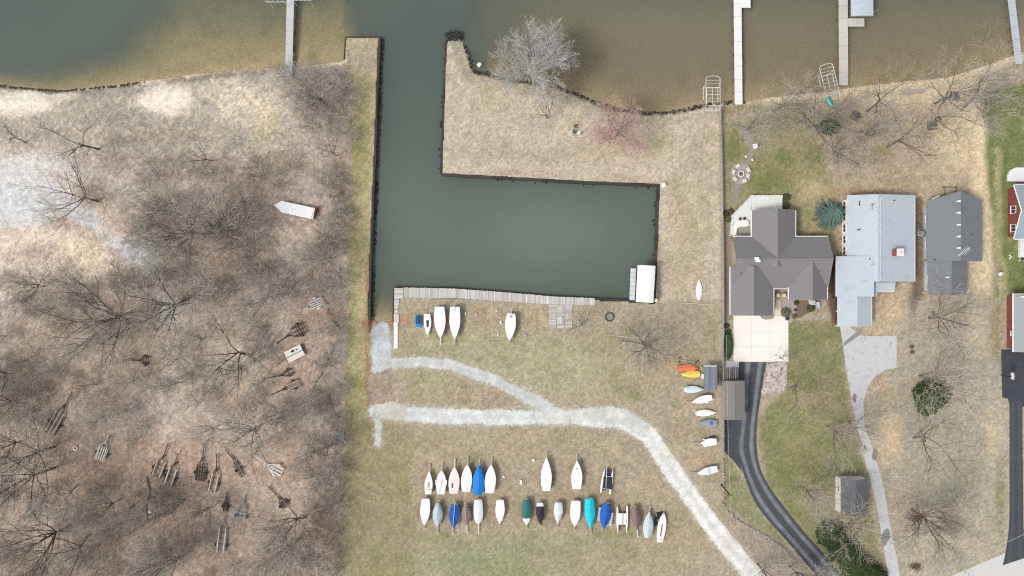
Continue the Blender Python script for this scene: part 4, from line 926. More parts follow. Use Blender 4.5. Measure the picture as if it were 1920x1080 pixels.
# --- third house: dark grey roof with prow gable
roof3 = mat('roof_dark_grey', (130,133,138), .92, .06, 3.0, 0.008, dirt=((112,114,118), .25, .56, .6), spec=.1)
wall3 = mat('siding_pale_blue', (200,216,224), .8, .05, 1.5)
h3 = thing('prow_house', 'house with dark grey pointed-end roof, row of white vents and pale blue wall', 'house', P(1790,460))
_, a3 = gable(h3, 1738.5, 1842, 377, 490, 'y', 1801.5, 2.7, 4.4, roof3, wall3, prow=1.6, ends=(0,1), inset=.95, tm=mat('trim_blue', (190,204,212), .6, .03), trims=False)
_, b3 = gable(h3, 1740, 1812.5, 484, 553, 'y', 1784, 2.5, 3.8, roof3, wall3, ends=(1,0), inset=.8, trims=False)
for y in (377.5, 399, 421.5, 443.5, 465): vent(h3, 1796, y, 4.28, .26)
vent(h3, 1775, 520, 3.6, .22)
pipe(h3, 1752, 487, 3.2); pipe(h3, 1821, 439.5, 3.7)
mb = MB(); p = P(1746, 374, 2.6); q = P(1761, 367, 3.1); mb.tube(p, q, .07, .07, 6); mb.build('downspout', trim, h3)
an = MB(); p = P(1807, 472, 5.4); base = (p.x, p.y, 4.0); an.tube(base, (p.x,p.y,5.4), .03, .03, 6); u = Vector((.82,.58,0)); v = Vector((-.58,.82,0)); an.tube(Vector((p.x,p.y,5.4))-u*1.35, Vector((p.x,p.y,5.4))+u*1.35, .045, .045, 5)
for i in range(9):
    c = Vector((p.x,p.y,5.4))+u*(-1.0+.27*i); L = .85-.05*i if i > 2 else .3; an.tube(c-v*L, c+v*L, .022, .022, 4)
an.build('antenna', mat('antenna_white', (236,238,238), .4), h3)
window(h3, a3[0]+.95, a3[1]+3, .8, 1.2, 1.2, '-x'); window(h3, a3[0]+.95, a3[1]+8, .8, 1.2, 1.2, '-x'); window(h3, b3[0]+.8, b3[1]+3, 1.0, 1.2, 1.0, '-x')
mb = MB(); a = P(1765,365); b = P(1788,352); mb.box(a.x, a.y, 0, b.x, b.y, .22); mb.build('stoop', mat('stoop_tan', (188,172,146), .9, .1), h3)
mb = MB(); 
for p, q in (((1766,352),(1788,352)),((1788,352),(1788,360)),((1766,352),(1766,366))): mb.bar(P(*p), P(*q), .07, .8, .86); [mb.obox(P(*z_), .04, .04, 0, .8) for z_ in (p, q)]
mb.build('stoop_rail', mat('rail_dark', (96,92,84), .8), h3)

# --- fourth house at the right edge, and the red garage
brick4 = mat('brick_red', (140,78,70), .9, .12, 4); roof4 = mat('roof_blue_grey', (158,170,180), .9, .12, 4, 0.01)
h4 = thing('brick_house', 'red brick house with blue-grey roof and white gable, cut off by the right edge', 'house', P(1960,398))
_, a4 = gable(h4, 1903, 2040, 346, 448, 'x', 394, 2.7, 4.6, roof4, brick4, inset=.6)
mb = MB(); zr = 5.0; X = a4[0]-.02
for (ya, za), (yb, zb) in (((a4[1], 2.5), (P(0,394,4.6).y, 4.5)), ((a4[3], 2.5), (P(0,394,4.6).y, 4.5))):
    mb.add([(X,ya,za),(X,yb,zb),(X+.06,yb,zb),(X+.06,ya,za),(X,ya,za-.3),(X,yb,zb-.3),(X+.06,yb,zb-.3),(X+.06,ya,za-.3)], [(0,1,2,3),(0,4,5,1),(3,2,6,7),(4,7,6,5),(0,3,7,4),(1,5,6,2)])
mb.build('rake_board', trim, h4)
for y in (393, 427.5): window(h4, a4[0]+.6, P(0,y,1.5).y, .9, 1.4, 1.3, '-x')
mb = MB(); mb.prism([P(x,y)[:2] for x,y in [(1888,340),(1888,328),(1893,319),(1903,314.5),(1935,314.5),(1935,342)]], -.05, .30); mb.build('porch_slab', mat('porch_white', (236,238,238), .8, .06, .6, dirt=((190,192,192),.4,.56,.6)), h4)
mb = MB(); mb.bar(P(1904,343.5), P(1935,344), .25, .31, .6); mb.build('red_step', mat('step_red', (176,60,70), .7), h4)
mb = MB(); a = P(1909,490); b = P(1940,449); mb.box(a.x, a.y, 0, b.x, b.y, .5); mb.build('side_deck', mat('deck_pale', (238,238,232), .8, .06), h4)
for p in ((1890,372),(1890,372)): pass
mb = MB(); a = P(1889.5,376); b = P(1903,356); mb.box(a.x, a.y, 0, b.x, b.y, .18); mb.build('side_stoop', mat('stoop_pale', (216,208,194), .9, .06), h4)
h5 = thing('brick_garage', 'red brick garage with grey roof above the black court', 'garage', P(1940,605)); roof5 = mat('roof_mid_grey', (160,165,168), .92, .10, 4, 0.01)
_, a5 = gable(h5, 1900.5, 1990, 550, 660, 'y', 1945, 2.5, 4.1, roof5, brick4, inset=.5)
window(h5, a5[0]+.5, P(0,625.5,1.5).y, 1.2, .8, .7, '-x'); vent(h5, 1907, 557, 2.9, .16, alu); vent(h5, 1914.5, 556.5, 3.1, .2)
# --- small barn / car shelter beside the drive
roof6 = mat('shingle_taupe', (134,131,127), .95, .22, 6, 0.015, spec=.1)
h6 = thing('small_barn', 'small taupe-roofed barn standing over the asphalt parking pad', 'barn', P(1375,750)); wall6 = mat('barn_siding', (170,162,150), .85, .08, 2)
_, a6 = gable(h6, 1357.5, 1396.5, 714, 787, 'y', 1378, 2.8, 3.3, roof6, wall6, inset=.2, trims=False)
door(h6, (a6[0]+a6[2])/2, a6[1]+.2, 2.6, 2.1, '-y', mat('barn_door', (196,190,178), .7, .05))
lt = thing('lean_to', 'dark ribbed lean-to roof in front of the small barn', 'lean-to', P(1370,700)); rib = mat('ribbed_dark', (104,102,98), .7, .15, 2)
for i in range(8):
    x = 1355+30*i/8; a = P(x+.3, 712.5, 2.2); b = P(x+30/8-.3, 688, 2.4); mb = MB(); mb.add([(a.x,a.y,2.15),(b.x,a.y,2.15),(b.x,b.y,2.4),(a.x,b.y,2.4),(a.x,a.y,2.11),(b.x,a.y,2.11),(b.x,b.y,2.36),(a.x,b.y,2.36)], [(0,1,2,3),(7,6,5,4),(0,4,5,1),(1,5,6,2),(2,6,7,3),(3,7,4,0)])
    mb.build('roof_panel', rib if i % 3 else mat('ribbed_pale', (138,134,128), .7, .1, 2), lt)
for x, y in ((1356,690),(1384,690),(1356,711),(1384,711)): mb = MB(); p = P(x, y, 2.1); mb.obox(p, .05, .05, 0, 2.11); mb.build('post', pile, lt)
# --- rack with slate blue roof by the fence
rk = thing('boat_rack_shelter', 'small shelter with slate-blue panel roof next to the orange and yellow boats', 'shelter', P(1333,709)); slate = [mat('slate_%d' % i, c, .7, .08, 2) for i, c in enumerate(((126,134,148),(136,144,158),(118,126,140)))]
for i in range(6):
    x = 1319.5+25*i/6; a = P(x+.15, 732, 2.2); b = P(x+25/6-.15, 687, 2.2); mb = MB(); z = 2.2+.02*(i % 2)+.03*i; mb.box(a.x, a.y, z-.05, b.x, b.y, z); mb.build('roof_panel', slate[i % 3], rk)
mb = MB(); mb.box(P(1319,0,2.2).x, P(0,686.8,2.2).y, 2.12, P(1344,0,2.2).x, P(0,685.4,2.2).y, 2.3); mb.build('fascia', trim, rk)
for x, y in ((1321,689),(1343,689),(1321,730),(1343,730)): mb = MB(); p = P(x, y, 2.1); mb.obox(p, .06, .06, 0, 2.14); mb.build('post', pile, rk)
mb = MB(); n = 9; vs = []; fs = []
for i in range(n+1):
    for j in range(4): p = P(1344.8+j*1.9, 690+33*i/n, 1.2); vs.append((p.x, p.y, 1.7-.5*j+.08*rr.uniform(-1,1)))
for i in range(n):
    for j in range(3): a = i*4+j; fs.append((a, a+4, a+5, a+1))
mb.add(vs, fs); mb.build('tarp', mat('teal_tarp', (28,112,118), .6, .2, 2), rk)
mb = MB(); a = P(1314.8,709); b = P(1320,700); mb.box(a.x, a.y, 0, b.x, b.y, 1.0); mb.build('side_box', trim, rk)
# --- grey shed at the bottom
h7 = thing('garden_shed', 'white walled shed with dark grey gabled roof beside the worn concrete drive', 'shed', P(1598,930))
_, a7 = gable(h7, 1577, 1628, 898, 965, 'y', 1604, 2.5, 3.4, mat('shed_roof', (112,114,118), .9, .12, 3, 0.01, dirt=((100,100,102),.6,.55,.7)), mat('shed_white', (244,244,242), .8, .03), inset=.12, trims=False)
window(h7, a7[0]+.12, (a7[1]+a7[3])/2+1.2, 1.0, .9, .8, '-x'); door(h7, (a7[0]+a7[2])/2, a7[3]-.12, 1.6, 2.0, '+y', mat('shed_door', (222,222,220), .7))

# ------------------------------------------------------------------ boats and trailers
WHITE = (255,255,255)
def frame_of(bow, stern, z):
    b = P(*bow, z); s = P(*stern, z); d = b-s; d.z = 0; L = d.length; u = d/L; v = Vector((-u.y, u.x, 0)); s.z = 0
    return s, u, v, L
tyre_m = mat('tyre', (44,44,46), .9, .1, 3); steel = mat('galvanised', (196,198,198), .5, .08, 3, metallic=.2, spec=.5); steel_dark = mat('rusty_steel', (74,68,64), .85, .25, 3); white_paint = mat('painted_white_steel', (238,238,236), .5, .04)
blue_paint = mat('painted_blue_steel', (70,130,190), .5, .1)
def wheel(t, c, ax, r=.28, wd=.18):
    ax = Vector(ax).normalized(); c = Vector(c); mb = MB(); mb.tube(c-ax*wd/2, c+ax*wd/2, r, r, 14); w_ = mb.build('wheel', tyre_m, t); mb = MB(); mb.tube(c-ax*(wd/2+.012), c+ax*(wd/2+.012), r*.55, r*.55, 10); mb.build('rim', steel, w_)
def trailer(label, bow, stern, wd, tongue, m=None, bunks=2, z=.48, bunk_m=None, cross=3, fender=None, jack=True, group='boat trailers', wf=.4, coupler=None, bunk_w=.19, name='boat_trailer'):
    """bow/stern: pixels of the frame's two ends, tongue: pixel of the hitch"""
    m = m or steel; s, u, v, L = frame_of(bow, stern, z); t = thing(name, label, 'trailer', (s + u*L*.4)[:], group)
    h = P(*tongue, z); h.z = 0; W = wd*.1/2*.82
    def g(i, j, zz): q = s + u*i + v*j; return Vector((q.x, q.y, zz))
    mb = MB()
    for k in (-1, 1):
        mb.path([g(.05*L, k*W, z-.1), g(.62*L, k*W, z-.1), g(.95*L, k*W*.25, z-.1), Vector((h.x, h.y, z-.1)).lerp(g(L, 0, z-.1), .75)], [.075]*4, 5)
    mb.tube(g(.9*L, 0, z-.1), Vector((h.x, h.y, z-.1)), .085, .085, 6); mb.build('frame', m, t)
    for i in range(cross):
        y = L*(.06+.56*i/max(1, cross-1)); mb = MB(); mb.tube(g(y, -W, z-.1), g(y, W, z-.1), .065, .065, 5); mb.build('crossmember', m, t)
    if bunks:
        for i in range(bunks):
            j = (-.72 + 1.44*i/max(1, bunks-1))*W if bunks > 1 else 0; mb = MB(); a = g(.04*L, j, 0); b = g(.80*L, j, 0); mb.bar(a, b, bunk_w, z-.06, z+.04); mb.build('bunk', bunk_m or m, t)
    ya = wf*L; mb = MB(); mb.tube(g(ya, -W-.12, .28), g(ya, W+.12, .28), .04, .04, 6); mb.build('axle', m, t)
    for k in (-1, 1):
        wheel(t, g(ya, k*(W+.22), .28), v)
        if fender:
            mb = MB(); n = 6; vs = []; fs = []
            for i in range(n+1):
                a = math.pi*i/n
                for e in (-.13, .13): q = g(ya-.42*math.cos(a), k*(W+.22)+e, .28+.36*math.sin(a)); vs.append(q)
            for i in range(n): fs.append((2*i, 2*i+1, 2*i+3, 2*i+2))
            mb.add(vs, fs); mb.build('fender', fender, t)
    mb = MB(); mb.obox((h.x, h.y), .12, .09, z-.14, z-.02, math.atan2(u.y, u.x)); mb.build('coupler', coupler or m, t)
    if jack: q = Vector((h.x, h.y, 0))*.8 + g(L, 0, 0)*.2; mb = MB(); mb.tube((q.x,q.y,0), (q.x,q.y,z+.25), .035, .035, 6); mb.build('jack_stand', m, t)
    return t

def fs_profile(t, s, p, tm):
    if t < tm: return s + (1-s)*math.sin(math.pi/2*t/tm)
    return max(0.0, 1-((t-tm)/(1-tm))**p)
def hullform(L, Bm, s, p, tm, zg, zk, u, v, s0, nst=18, flip=False):
    """returns rows of (port gunwale ... keel ... starboard gunwale) in world space"""
    rows = []
    for i in range(nst+1):
        t = i/nst; hb = max(.012, Bm/2*fs_profile(t, s, p, tm)); sheer = zg + .14*(t-.35)**2*2; kk = zk + .30*max(0, (t-.55)/.45)**2.2*(zg-zk)/.6
        row = []
        for (a, zf) in ((-1,1.0),(-.97,.72),(-.80,.36),(-.42,.10),(0,0),(.42,.10),(.80,.36),(.97,.72),(1,1.0)):
            q = s0 + u*(t*L) + v*(a*hb); row.append((q.x, q.y, kk + (sheer-kk)*zf))
        rows.append((row, hb, sheer, t))
    return rows
def boat(name, label, bow, stern, beam, colour, s=.66, p=2.2, tm=.42, kind='deck', cover=None, crown=.10, zg=1.12, zk=.5, tongue=None, cat='sailboat', group='boats stored on the grass', cockpit=None, mast=None, marks=(), hull_c=None, trl=True, tr_label=None, fold=.0, tr_kw=None, rough=.35, cut=(.0,1.0)):
    s0, u, v, L = frame_of(bow, stern, zg); Bm = beam*.1*(H-zg)/H
    t = thing(name, label, cat, (s0+u*L*.45)[:], group)
    hm = mat('hull_%d_%d_%d' % (hull_c or (colour if kind == 'deck' else (236,238,238))), hull_c or (colour if kind == 'deck' else (236,238,238)), .35, .02, 1, spec=.5)
    rows = hullform(L, Bm, s, p, tm, zg, zk, u, v, s0)
    mb = MB(); n = 9; vs = [q for r in rows for q in r[0]]; fs = []
    for i in range(len(rows)-1):
        for j in range(n-1): a = i*n+j; fs.append((a, a+1, a+n+1, a+n))
    fs.append(tuple(range(n))); mb.add(vs, fs); mb.build('hull', hm, t, smooth=True)
    rg = random.Random(hash(label) & 0xffff if False else sum(map(ord, label)))
    def deckmesh(z_off, crown, over, t0=0., t1=1., skirt=0., wid=1.0, fold=0.):
        mb = MB(); m_ = 10; vs = []; rr_ = [r for r in rows if t0-1e-6 <= r[3] <= t1+1e-6]
        ph = rg.uniform(0, 6)
        for (row, hb, sheer, tt) in rr_:
            hb2 = hb*wid + over
            for j in range(m_+1):
                a = -1+2*j/m_; q = s0 + u*(tt*L) + v*(a*hb2); z = sheer + z_off + crown*(1-abs(a)**1.6)*min(1, hb/(Bm*.3)) + fold*math.sin(9*tt+ph+3*a)*(1-abs(a)) - fold*.6*math.sin(23*tt+ph)*(abs(a))
                vs.append((q.x, q.y, z))
        fs = []; w_ = m_+1
        for i in range(len(rr_)-1):
            for j in range(m_): a = i*w_+j; fs.append((a, a+w_, a+w_+1, a+1))
        rim = [i*w_ for i in range(len(rr_))] + [(len(rr_)-1)*w_+j for j in range(1, w_)] + [i*w_+m_ for i in range(len(rr_)-2, -1, -1)] + [j for j in range(m_-1, 0, -1)]
        if skirt:
            b0 = len(vs); vs += [(vs[i][0], vs[i][1], vs[i][2]-skirt) for i in rim]; fs += [(rim[k], b0+k, b0+(k+1)%len(rim), rim[(k+1)%len(rim)]) for k in range(len(rim))]
        mb.add(vs, fs); return mb
    if kind == 'deck':
        d = deckmesh(.01, crown*.6, .03, skirt=.07).build('deck', hm, t, smooth=False)
    else:
        cm = mat('cover_%d_%d_%d' % colour, colour, .7 if rough == .35 else rough, .15, 1.8, .09)
        deckmesh(.02, crown, .05, cut[0], cut[1], skirt=.24, fold=fold or .02).build('cover', cm, t)
        if cut != (0., 1.): deckmesh(.0, .05, .02, skirt=.05).build('deck', hm, t)
    def at(tt, a, z):
        hb = Bm/2*fs_profile(tt, s, p, tm); q = s0 + u*(tt*L) + v*(a*hb); return Vector((q.x, q.y, z))
    if cockpit:
        t0, t1, wv_, cc = cockpit; mb = MB(); pts = [at(t0,-wv_,0), at(t1,-wv_*.8,0), at(t1,wv_*.8,0), at(t0,wv_,0)]; mb.prism([q[:2] for q in pts], zg-.1, zg+crown*.6+.035); mb.build('cockpit', mat('cockpit_%d_%d_%d' % cc, cc, .8, .2, 4), t)
    for (tt, a, l_, w_, cc) in marks:
        q = at(tt, a, 0); mb = MB(); mb.obox(q, l_/2, w_/2, zg, zg+crown*.6+.05, math.atan2(u.y, u.x)); mb.build('hatch', mat('mark_%d_%d_%d' % cc, cc, .6, .05), t)
    if mast:
        a, b, r_, cc = mast; pa_, pb_ = P(*a, zg+crown+.2), P(*b, zg+crown+.2); mb = MB(); mb.tube(pa_, pb_, r_, r_*.8, 7); mm_ = mb.build('mast', mat('mast_%d_%d_%d' % cc, cc, .5, .05), t)
        for k in (.15, .5, .85):                       # crutches that carry the lowered mast
            q = s0 + u*(L*k); proj = pa_.lerp(pb_, min(1, max(0, (Vector((q.x,q.y,0))-Vector((pa_.x,pa_.y,0))).dot((pb_-pa_).normalized())/(pb_-pa_).length)))
            if k != .5: mb = MB(); mb.tube((proj.x, proj.y, zg-.05), (proj.x, proj.y, zg+crown+.16), .025, .025, 5); mb.build('mast_crutch', steel, t)
    if trl:
        kw = dict(z=zk+.02, group='trailers under the stored boats'); kw.update(tr_kw or {})
        bpx = Vector(bow).lerp(Vector(stern), .12); spx = Vector(bow).lerp(Vector(stern), .96)
        tg = tongue or tuple(Vector(bow) + (Vector(bow)-Vector(stern)).normalized()*7)
        trailer(tr_label or ('trailer under the ' + label.split(' with ')[0].split(' in ')[0].split(' beside ')[0].split(' under ')[0]), tuple(bpx), tuple(spx), beam*.72, tg, **kw)
    return t
GA = 'white sailboats near the boardwalk'; GB = 'boats in the northern row with bows up'; GC_ = 'boats in the southern row'; GD = 'boats along the fence'
MW = (236,232,224)
boat('dinghy','slim white dinghy with a black cockpit opening next to the blue pedal boat',(802,628.5),(801.5,588.5),13,WHITE,s=.78,p=1.7,cockpit=(.3,.62,.42,(62,64,78)),mast=((804,597),(810,568),.04,(222,214,190)),trl=False,group=GA,zg=.55,zk=.02,cat='dinghy')
boat('sailboat','big plain white sailboat third from the ramp, long trailer tongue pointing south',(826,634),(824,575.5),20.5,WHITE,s=.82,p=1.9,tongue=(826,645),group=GA,tr_label='white trailer with a long tongue under the third boat from the ramp',tr_kw=dict(m=white_paint,fender=steel),zg=1.3)
boat('sailboat','white sailboat fourth from the ramp with a grey patch at its stern',(852.5,636),(853,575.5),20,WHITE,s=.84,p=1.8,tongue=(852.5,643),group=GA,mast=((852.5,584),(852.5,568),.05,(214,208,196)),marks=((.10,-.45,.5,.3,(214,216,214)),),tr_label='trailer under the white boat with a grey stern patch',tr_kw=dict(fender=steel),zg=1.3)
boat('sailboat','lone white sailboat by the boardwalk with two black dots at its stern',(955,639),(958.5,588),19.5,WHITE,s=.74,p=1.8,tongue=(954.5,642),group=GA,mast=((958.5,596),(959.5,577),.05,(226,222,212)),marks=((.10,-.1,.28,.16,(40,44,48)),(.10,.14,.28,.16,(40,44,48))),tr_label='trailer under the lone white sailboat by the boardwalk',zg=1.25)
# pedal boat
pbt = thing('pedal_boat', 'small blue pedal boat at the west end of the boat row by the boardwalk', 'pedal boat', P(784,603)); c = P(784,603,.5); blue_p = mat('pedal_blue', (40,140,210), .4, .06, 2, spec=.5)
mb = MB(); mb.prism([(c.x+x, c.y+y) for x, y in [(-.55,1.1),(.45,1.1),(.58,.6),(.58,-.8),(.3,-1.2),(-.3,-1.2),(-.58,-.8),(-.6,.7)]], .02, .42); mb.build('hull', mat('pedal_blue_light', (84,176,228), .4, .06, 2, spec=.5), pbt)
for x in (-.27, .27): mb = MB(); mb.box(c.x+x-.2, c.y-.5, .421, c.x+x+.2, c.y+1.0, .55); mb.build('seat', mat('pedal_dark', (24,74,140), .5, .1), pbt)
mb = MB(); mb.box(c.x-.05, c.y-.5, .422, c.x+.05, c.y+1.1, .72); mb.build('divider', blue_p, pbt); mb = MB(); mb.obox((c.x,c.y-.85), .42, .12, .421, .6); mb.build('dash', blue_p, pbt)
# northern row
boat('sailboat','small white sailboat at the west end of the northern row, open cockpit',(805,884),(802.5,926.5),14.5,(252,248,244),s=.72,p=1.7,tongue=(805,872),group=GB,cockpit=(.28,.55,.35,(196,194,190)),mast=None,marks=((.22,0,.08,1.3,(120,140,134)),(.45,.1,.5,.08,(90,92,98))),zg=1.0,tr_label='trailer under the small boat at the west end of the northern row')
boat('sailboat','white boat with fenders on both sides, second in the northern row',(828,882),(826.5,926.5),17.5,(253,252,250),s=.70,p=2.6,tongue=(828.5,870),group=GB,mast=((828,900),(821,931.5),.05,(232,226,214)),marks=((.5,1.1,.9,.22,(246,246,244)),(.5,-1.1,.9,.22,(246,246,244)),(.5,.0,.3,.14,(190,196,204))),zg=1.15,tr_label='trailer under the second boat of the northern row')
boat('sailboat','pinkish white sailboat with a dark triangular hole, third in the northern row',(852.5,875),(850.5,925.5),20,(248,232,226),s=.72,p=2.0,tongue=(853,863),group=GB,marks=((.30,.3,.9,.28,(92,74,66)),(.09,.2,.3,.1,(120,110,104))),zg=1.2,tr_label='trailer under the pinkish white sailboat',tr_kw=dict(m=white_paint))
boat('sailboat','plain white sailboat between the pinkish one and the blue covered one',(876.5,871),(873.5,922),20,WHITE,s=.68,p=2.1,tongue=(877,858),group=GB,mast=((874,915),(873,931),.04,(226,220,206)),zg=1.2,tr_label='trailer under the white boat beside the blue covered one')
boat('sailboat','boat under a bright azure cover in the northern row',(898.5,872.5),(896,927),20.5,(18,132,222),s=.74,p=2.1,kind='cover',crown=.32,tongue=(899,863),group=GB,mast=((897,890),(897.5,914),.035,(86,178,240)),zg=1.15,tr_label='trailer under the azure covered boat',fold=.03)
boat('sailboat','plain white sailboat at the east end of the close group of six',(921,871),(918,924.5),20,WHITE,s=.70,p=2.1,tongue=(922,859),group=GB,zg=1.2,tr_label='trailer under the easternmost boat of the close group of six')
boat('sailboat','long white sailboat standing apart in the northern row with a grey dash amidships',(1024.5,858),(1024,920.5),20,WHITE,s=.66,p=1.7,tongue=(1024.5,850),group=GB,mast=((1024,917),(1024,928),.03,(220,214,200)),marks=((.33,.12,.14,.4,(196,206,206)),(.74,0,.10,.5,(222,226,226))),zg=1.25,tr_label='trailer under the long white sailboat standing apart')
boat('sailboat','white sailboat with a black square hatch on its foredeck',(1082,864),(1081,917),20,WHITE,s=.74,p=1.8,tongue=(1081.5,853),group=GB,marks=((.73,.0,.22,.36,(70,74,80)),(.16,.1,.1,.12,(130,136,140))),zg=1.25,tr_label='trailer under the white sailboat with a black hatch')
# southern row
boat('boat','plain white boat at the west end of the southern row, bow south',(795.5,984.5),(798.5,935.5),17.5,WHITE,s=.76,p=2.2,group=GC_,zg=1.1,tr_label='trailer under the white boat at the west end of the southern row',cat='boat')
boat('boat','boat under a pale grey-blue cover, pointed at both ends',(820,988),(821,943),17.5,(188,202,206),s=.22,p=1.9,tm=.45,kind='cover',crown=.4,tongue=(820,1000),group=GC_,cat='boat',tr_label='trailer under the pale grey-blue covered boat',fold=.05)
boat('boat','boat under a royal blue cover with a pale mast lying along it',(850.5,990),(853,946),19.5,(28,88,172),s=.62,p=1.9,kind='cover',crown=.2,tongue=(848.5,1000),group=GC_,cat='boat',mast=((853.5,940.5),(848.5,996),.06,(198,216,232)),tr_label='trailer under the royal blue covered boat',fold=.04)
boat('boat','boat under a brown cover with a mast on top, beside the royal blue one',(875,985),(873.5,949),16.5,(146,124,116),s=.52,p=1.8,kind='cover',crown=.35,tongue=(876,999),group=GC_,cat='boat',mast=((871,942.5),(874,975),.045,(226,214,206)),tr_label='trailer under the brown covered boat with a mast on top',fold=.05,tr_kw=dict(m=white_paint))
boat('boat','boat under a smooth off-white cover, trailer tongue pointing south',(897,982.5),(896.5,937),16.5,(236,242,240),s=.76,p=4.0,tm=.4,kind='cover',crown=.25,tongue=(897.5,1000),group=GC_,cat='boat',tr_label='trailer under the off-white covered boat',tr_kw=dict(m=white_paint))
boat('boat','plain white boat standing alone between the off-white and the green covered boats',(937,981.5),(938,938),16.5,WHITE,s=.76,p=2.0,tongue=(936.5,987),group=GC_,cat='boat',zg=1.1,tr_label='trailer under the lone white boat of the southern row')
boat('boat','boat under a dark green cover leaving its white end bare',(987,984.5),(986.5,937),16.5,(52,118,116),s=.55,p=3.4,tm=.35,kind='cover',crown=.28,group=GC_,cat='boat',tr_label='trailer under the green covered boat',fold=.03,cut=(.0,.73),tongue=(987.5,991))
boat('boat','small white boat with a black cover over its middle and front',(1013,983),(1012.5,943),14.5,(52,46,58),s=.74,p=2.0,kind='cover',crown=.18,group=GC_,cat='boat',tr_label='trailer under the black covered boat',cut=(.16,1.0),tongue=(1013,987),fold=.02)
boat('boat','small boat under a whitish grey cover with a stained stripe',(1046,981),(1047.5,942),16,(226,232,234),s=.74,p=1.7,kind='cover',crown=.28,tongue=(1046,990),group=GC_,cat='boat',marks=((.60,.0,.06,1.2,(170,186,190)),),tr_label='trailer under the whitish grey covered boat',fold=.05)
boat('boat','plain white boat directly west of the turquoise covered boat',(1077.5,987),(1079.5,939.5),18.5,WHITE,s=.90,p=2.4,group=GC_,cat='boat',zg=1.1,tr_label='trailer under the white boat west of the turquoise one')
boat('sailboat','boat under a bright turquoise cover',(1107.5,990),(1105,935),18.5,(22,206,228),s=.78,p=2.0,kind='cover',crown=.34,tongue=(1109,1002),group=GC_,tr_label='trailer under the turquoise covered boat',fold=.02)
boat('boat','wide boat under a wrinkled dark blue tarp with grey side pods',(1131.5,991),(1138,944),19.5,(30,96,190),s=.66,p=2.0,kind='cover',crown=.5,group=GC_,cat='boat',fold=.09,tr_label='trailer with grey pods under the wrinkled dark blue tarp',tongue=(1129.5,996),tr_kw=dict(fender=mat('pod_grey',(190,200,204),.6,.08),wf=.5))
pods = [o for o in bpy.data.objects if o.get('label','').startswith('wide boat under a wrinkled')][0]
for x, y in ((1124.5,964),(1145.5,974)):
    mb = MB(); mb.obox(P(x, y, .8), .3, 1.25, .30, .80, R(-8)); mb.build('side_pod', mat('pod_grey', (190,200,204), .6, .08), pods)
boat('boat','boat under a plum-brown cover east of the white catamaran',(1194,992.5),(1190,951.5),16.5,(134,112,106),s=.60,p=2.0,kind='cover',crown=.4,group=GC_,cat='boat',fold=.05,tongue=(1196.5,1007),tr_label='trailer under the plum-brown covered boat',tr_kw=dict(m=white_paint))
boat('boat','boat under a silvery grey cover, bow pointing north, near the row end',(1217.5,959.5),(1214,1008),18,(204,216,220),s=.55,p=1.9,kind='cover',crown=.3,group=GC_,cat='boat',tongue=(1219,951),tr_label='trailer under the silvery grey covered boat',fold=.04)
boat('dinghy','narrow white dinghy at the east end of the southern row, partly under black plastic',(1244.5,961),(1237,1016.5),15.5,(252,246,246),s=.62,p=2.6,tm=.45,group=GC_,cat='dinghy',cockpit=(.20,.62,.16,(74,78,80)),mast=((1243.5,966),(1245.5,950),.035,(206,196,170)),zg=.62,zk=.03,trl=False,marks=((.10,.0,.12,.6,(170,174,172)),(.8,-.1,.5,.22,(206,210,214))))
bt = thing('black_tarp', 'crumpled black plastic sheet beside the easternmost dinghy', 'tarp', P(1237,974)); rg = random.Random(4); mb = MB(); vs = []; fs = []; n = 10
for i in range(n+1):
    for j in range(n+1):
        x = 1228.5 + 3*i/n*1.0 + 11*(i/n) + 4.5*(1-j/n)*1.0 - 3; y = 961 + 26*j/n - 3*(i/n); p = P(x+rg.uniform(-.6,.6), y+rg.uniform(-.6,.6)); vs.append((p.x, p.y, .05+.55*math.sin(math.pi*i/n)*math.sin(math.pi*j/n)+rg.uniform(0,.16)))
for i in range(n):
    for j in range(n): a = i*(n+1)+j; fs.append((a, a+1, a+n+2, a+n+1))
mb.add(vs, fs); mb.build('sheet', mat('black_plastic', (34,38,38), .35, .1, 3, spec=.6), bt)
# catamarans
def catamaran(label, h1_, h2_, wd, deck, dcol, mast=None):
    t = thing('catamaran', label, 'catamaran', P((h1_[0][0]+h2_[0][0])/2, (h1_[0][1]+h1_[1][1])/2), 'catamarans in the boat rows')
    for bow, stern in (h1_, h2_):
        s0, u, v, L = frame_of(bow, stern, .7); rows = hullform(L, wd*.1, .5, 2.2, .45, .72, .25, u, v, s0, 14); n = 9; mb = MB(); vs = [q for r in rows for q in r[0]]; fs = []
        for i in range(len(rows)-1):
            for j in range(n-1): a = i*n+j; fs.append((a, a+1, a+n+1, a+n))
            fs.append((i*n, (i+1)*n, (i+1)*n+n-1, i*n+n-1))
        mb.add(vs, fs); mb.build('hull', mat('cat_white', (252,250,246), .4, .02, 1, spec=.5), t)
    mb = MB(); mb.prism([P(x, y, .8)[:2] for x, y in deck], .78, .82); mb.build('trampoline', mat('tramp_%d' % dcol[0], dcol, .7, .08, 3), t)
    for i, j in ((0,1),(2,3)):
        mb = MB(); a, b = P(*deck[i], .8), P(*deck[j], .8); mb.tube((a.x,a.y,.80), (b.x,b.y,.80), .06, .06, 8); mb.build('crossbeam', alu, t)
    if mast: mb = MB(); mb.tube(P(*mast[0], .95), P(*mast[1], .95), .05, .04, 8); mb.build('mast', mast[2], t)
    cx = (deck[0][0]+deck[1][0])/2; cy = (deck[0][1]+deck[2][1])/2; 
    for dy in (-1.2, 1.2): p = P(cx, cy); mb = MB(); mb.obox((p.x, p.y+dy), .95, .07, .0, .30); mb.build('cradle', pile, t)
    return t
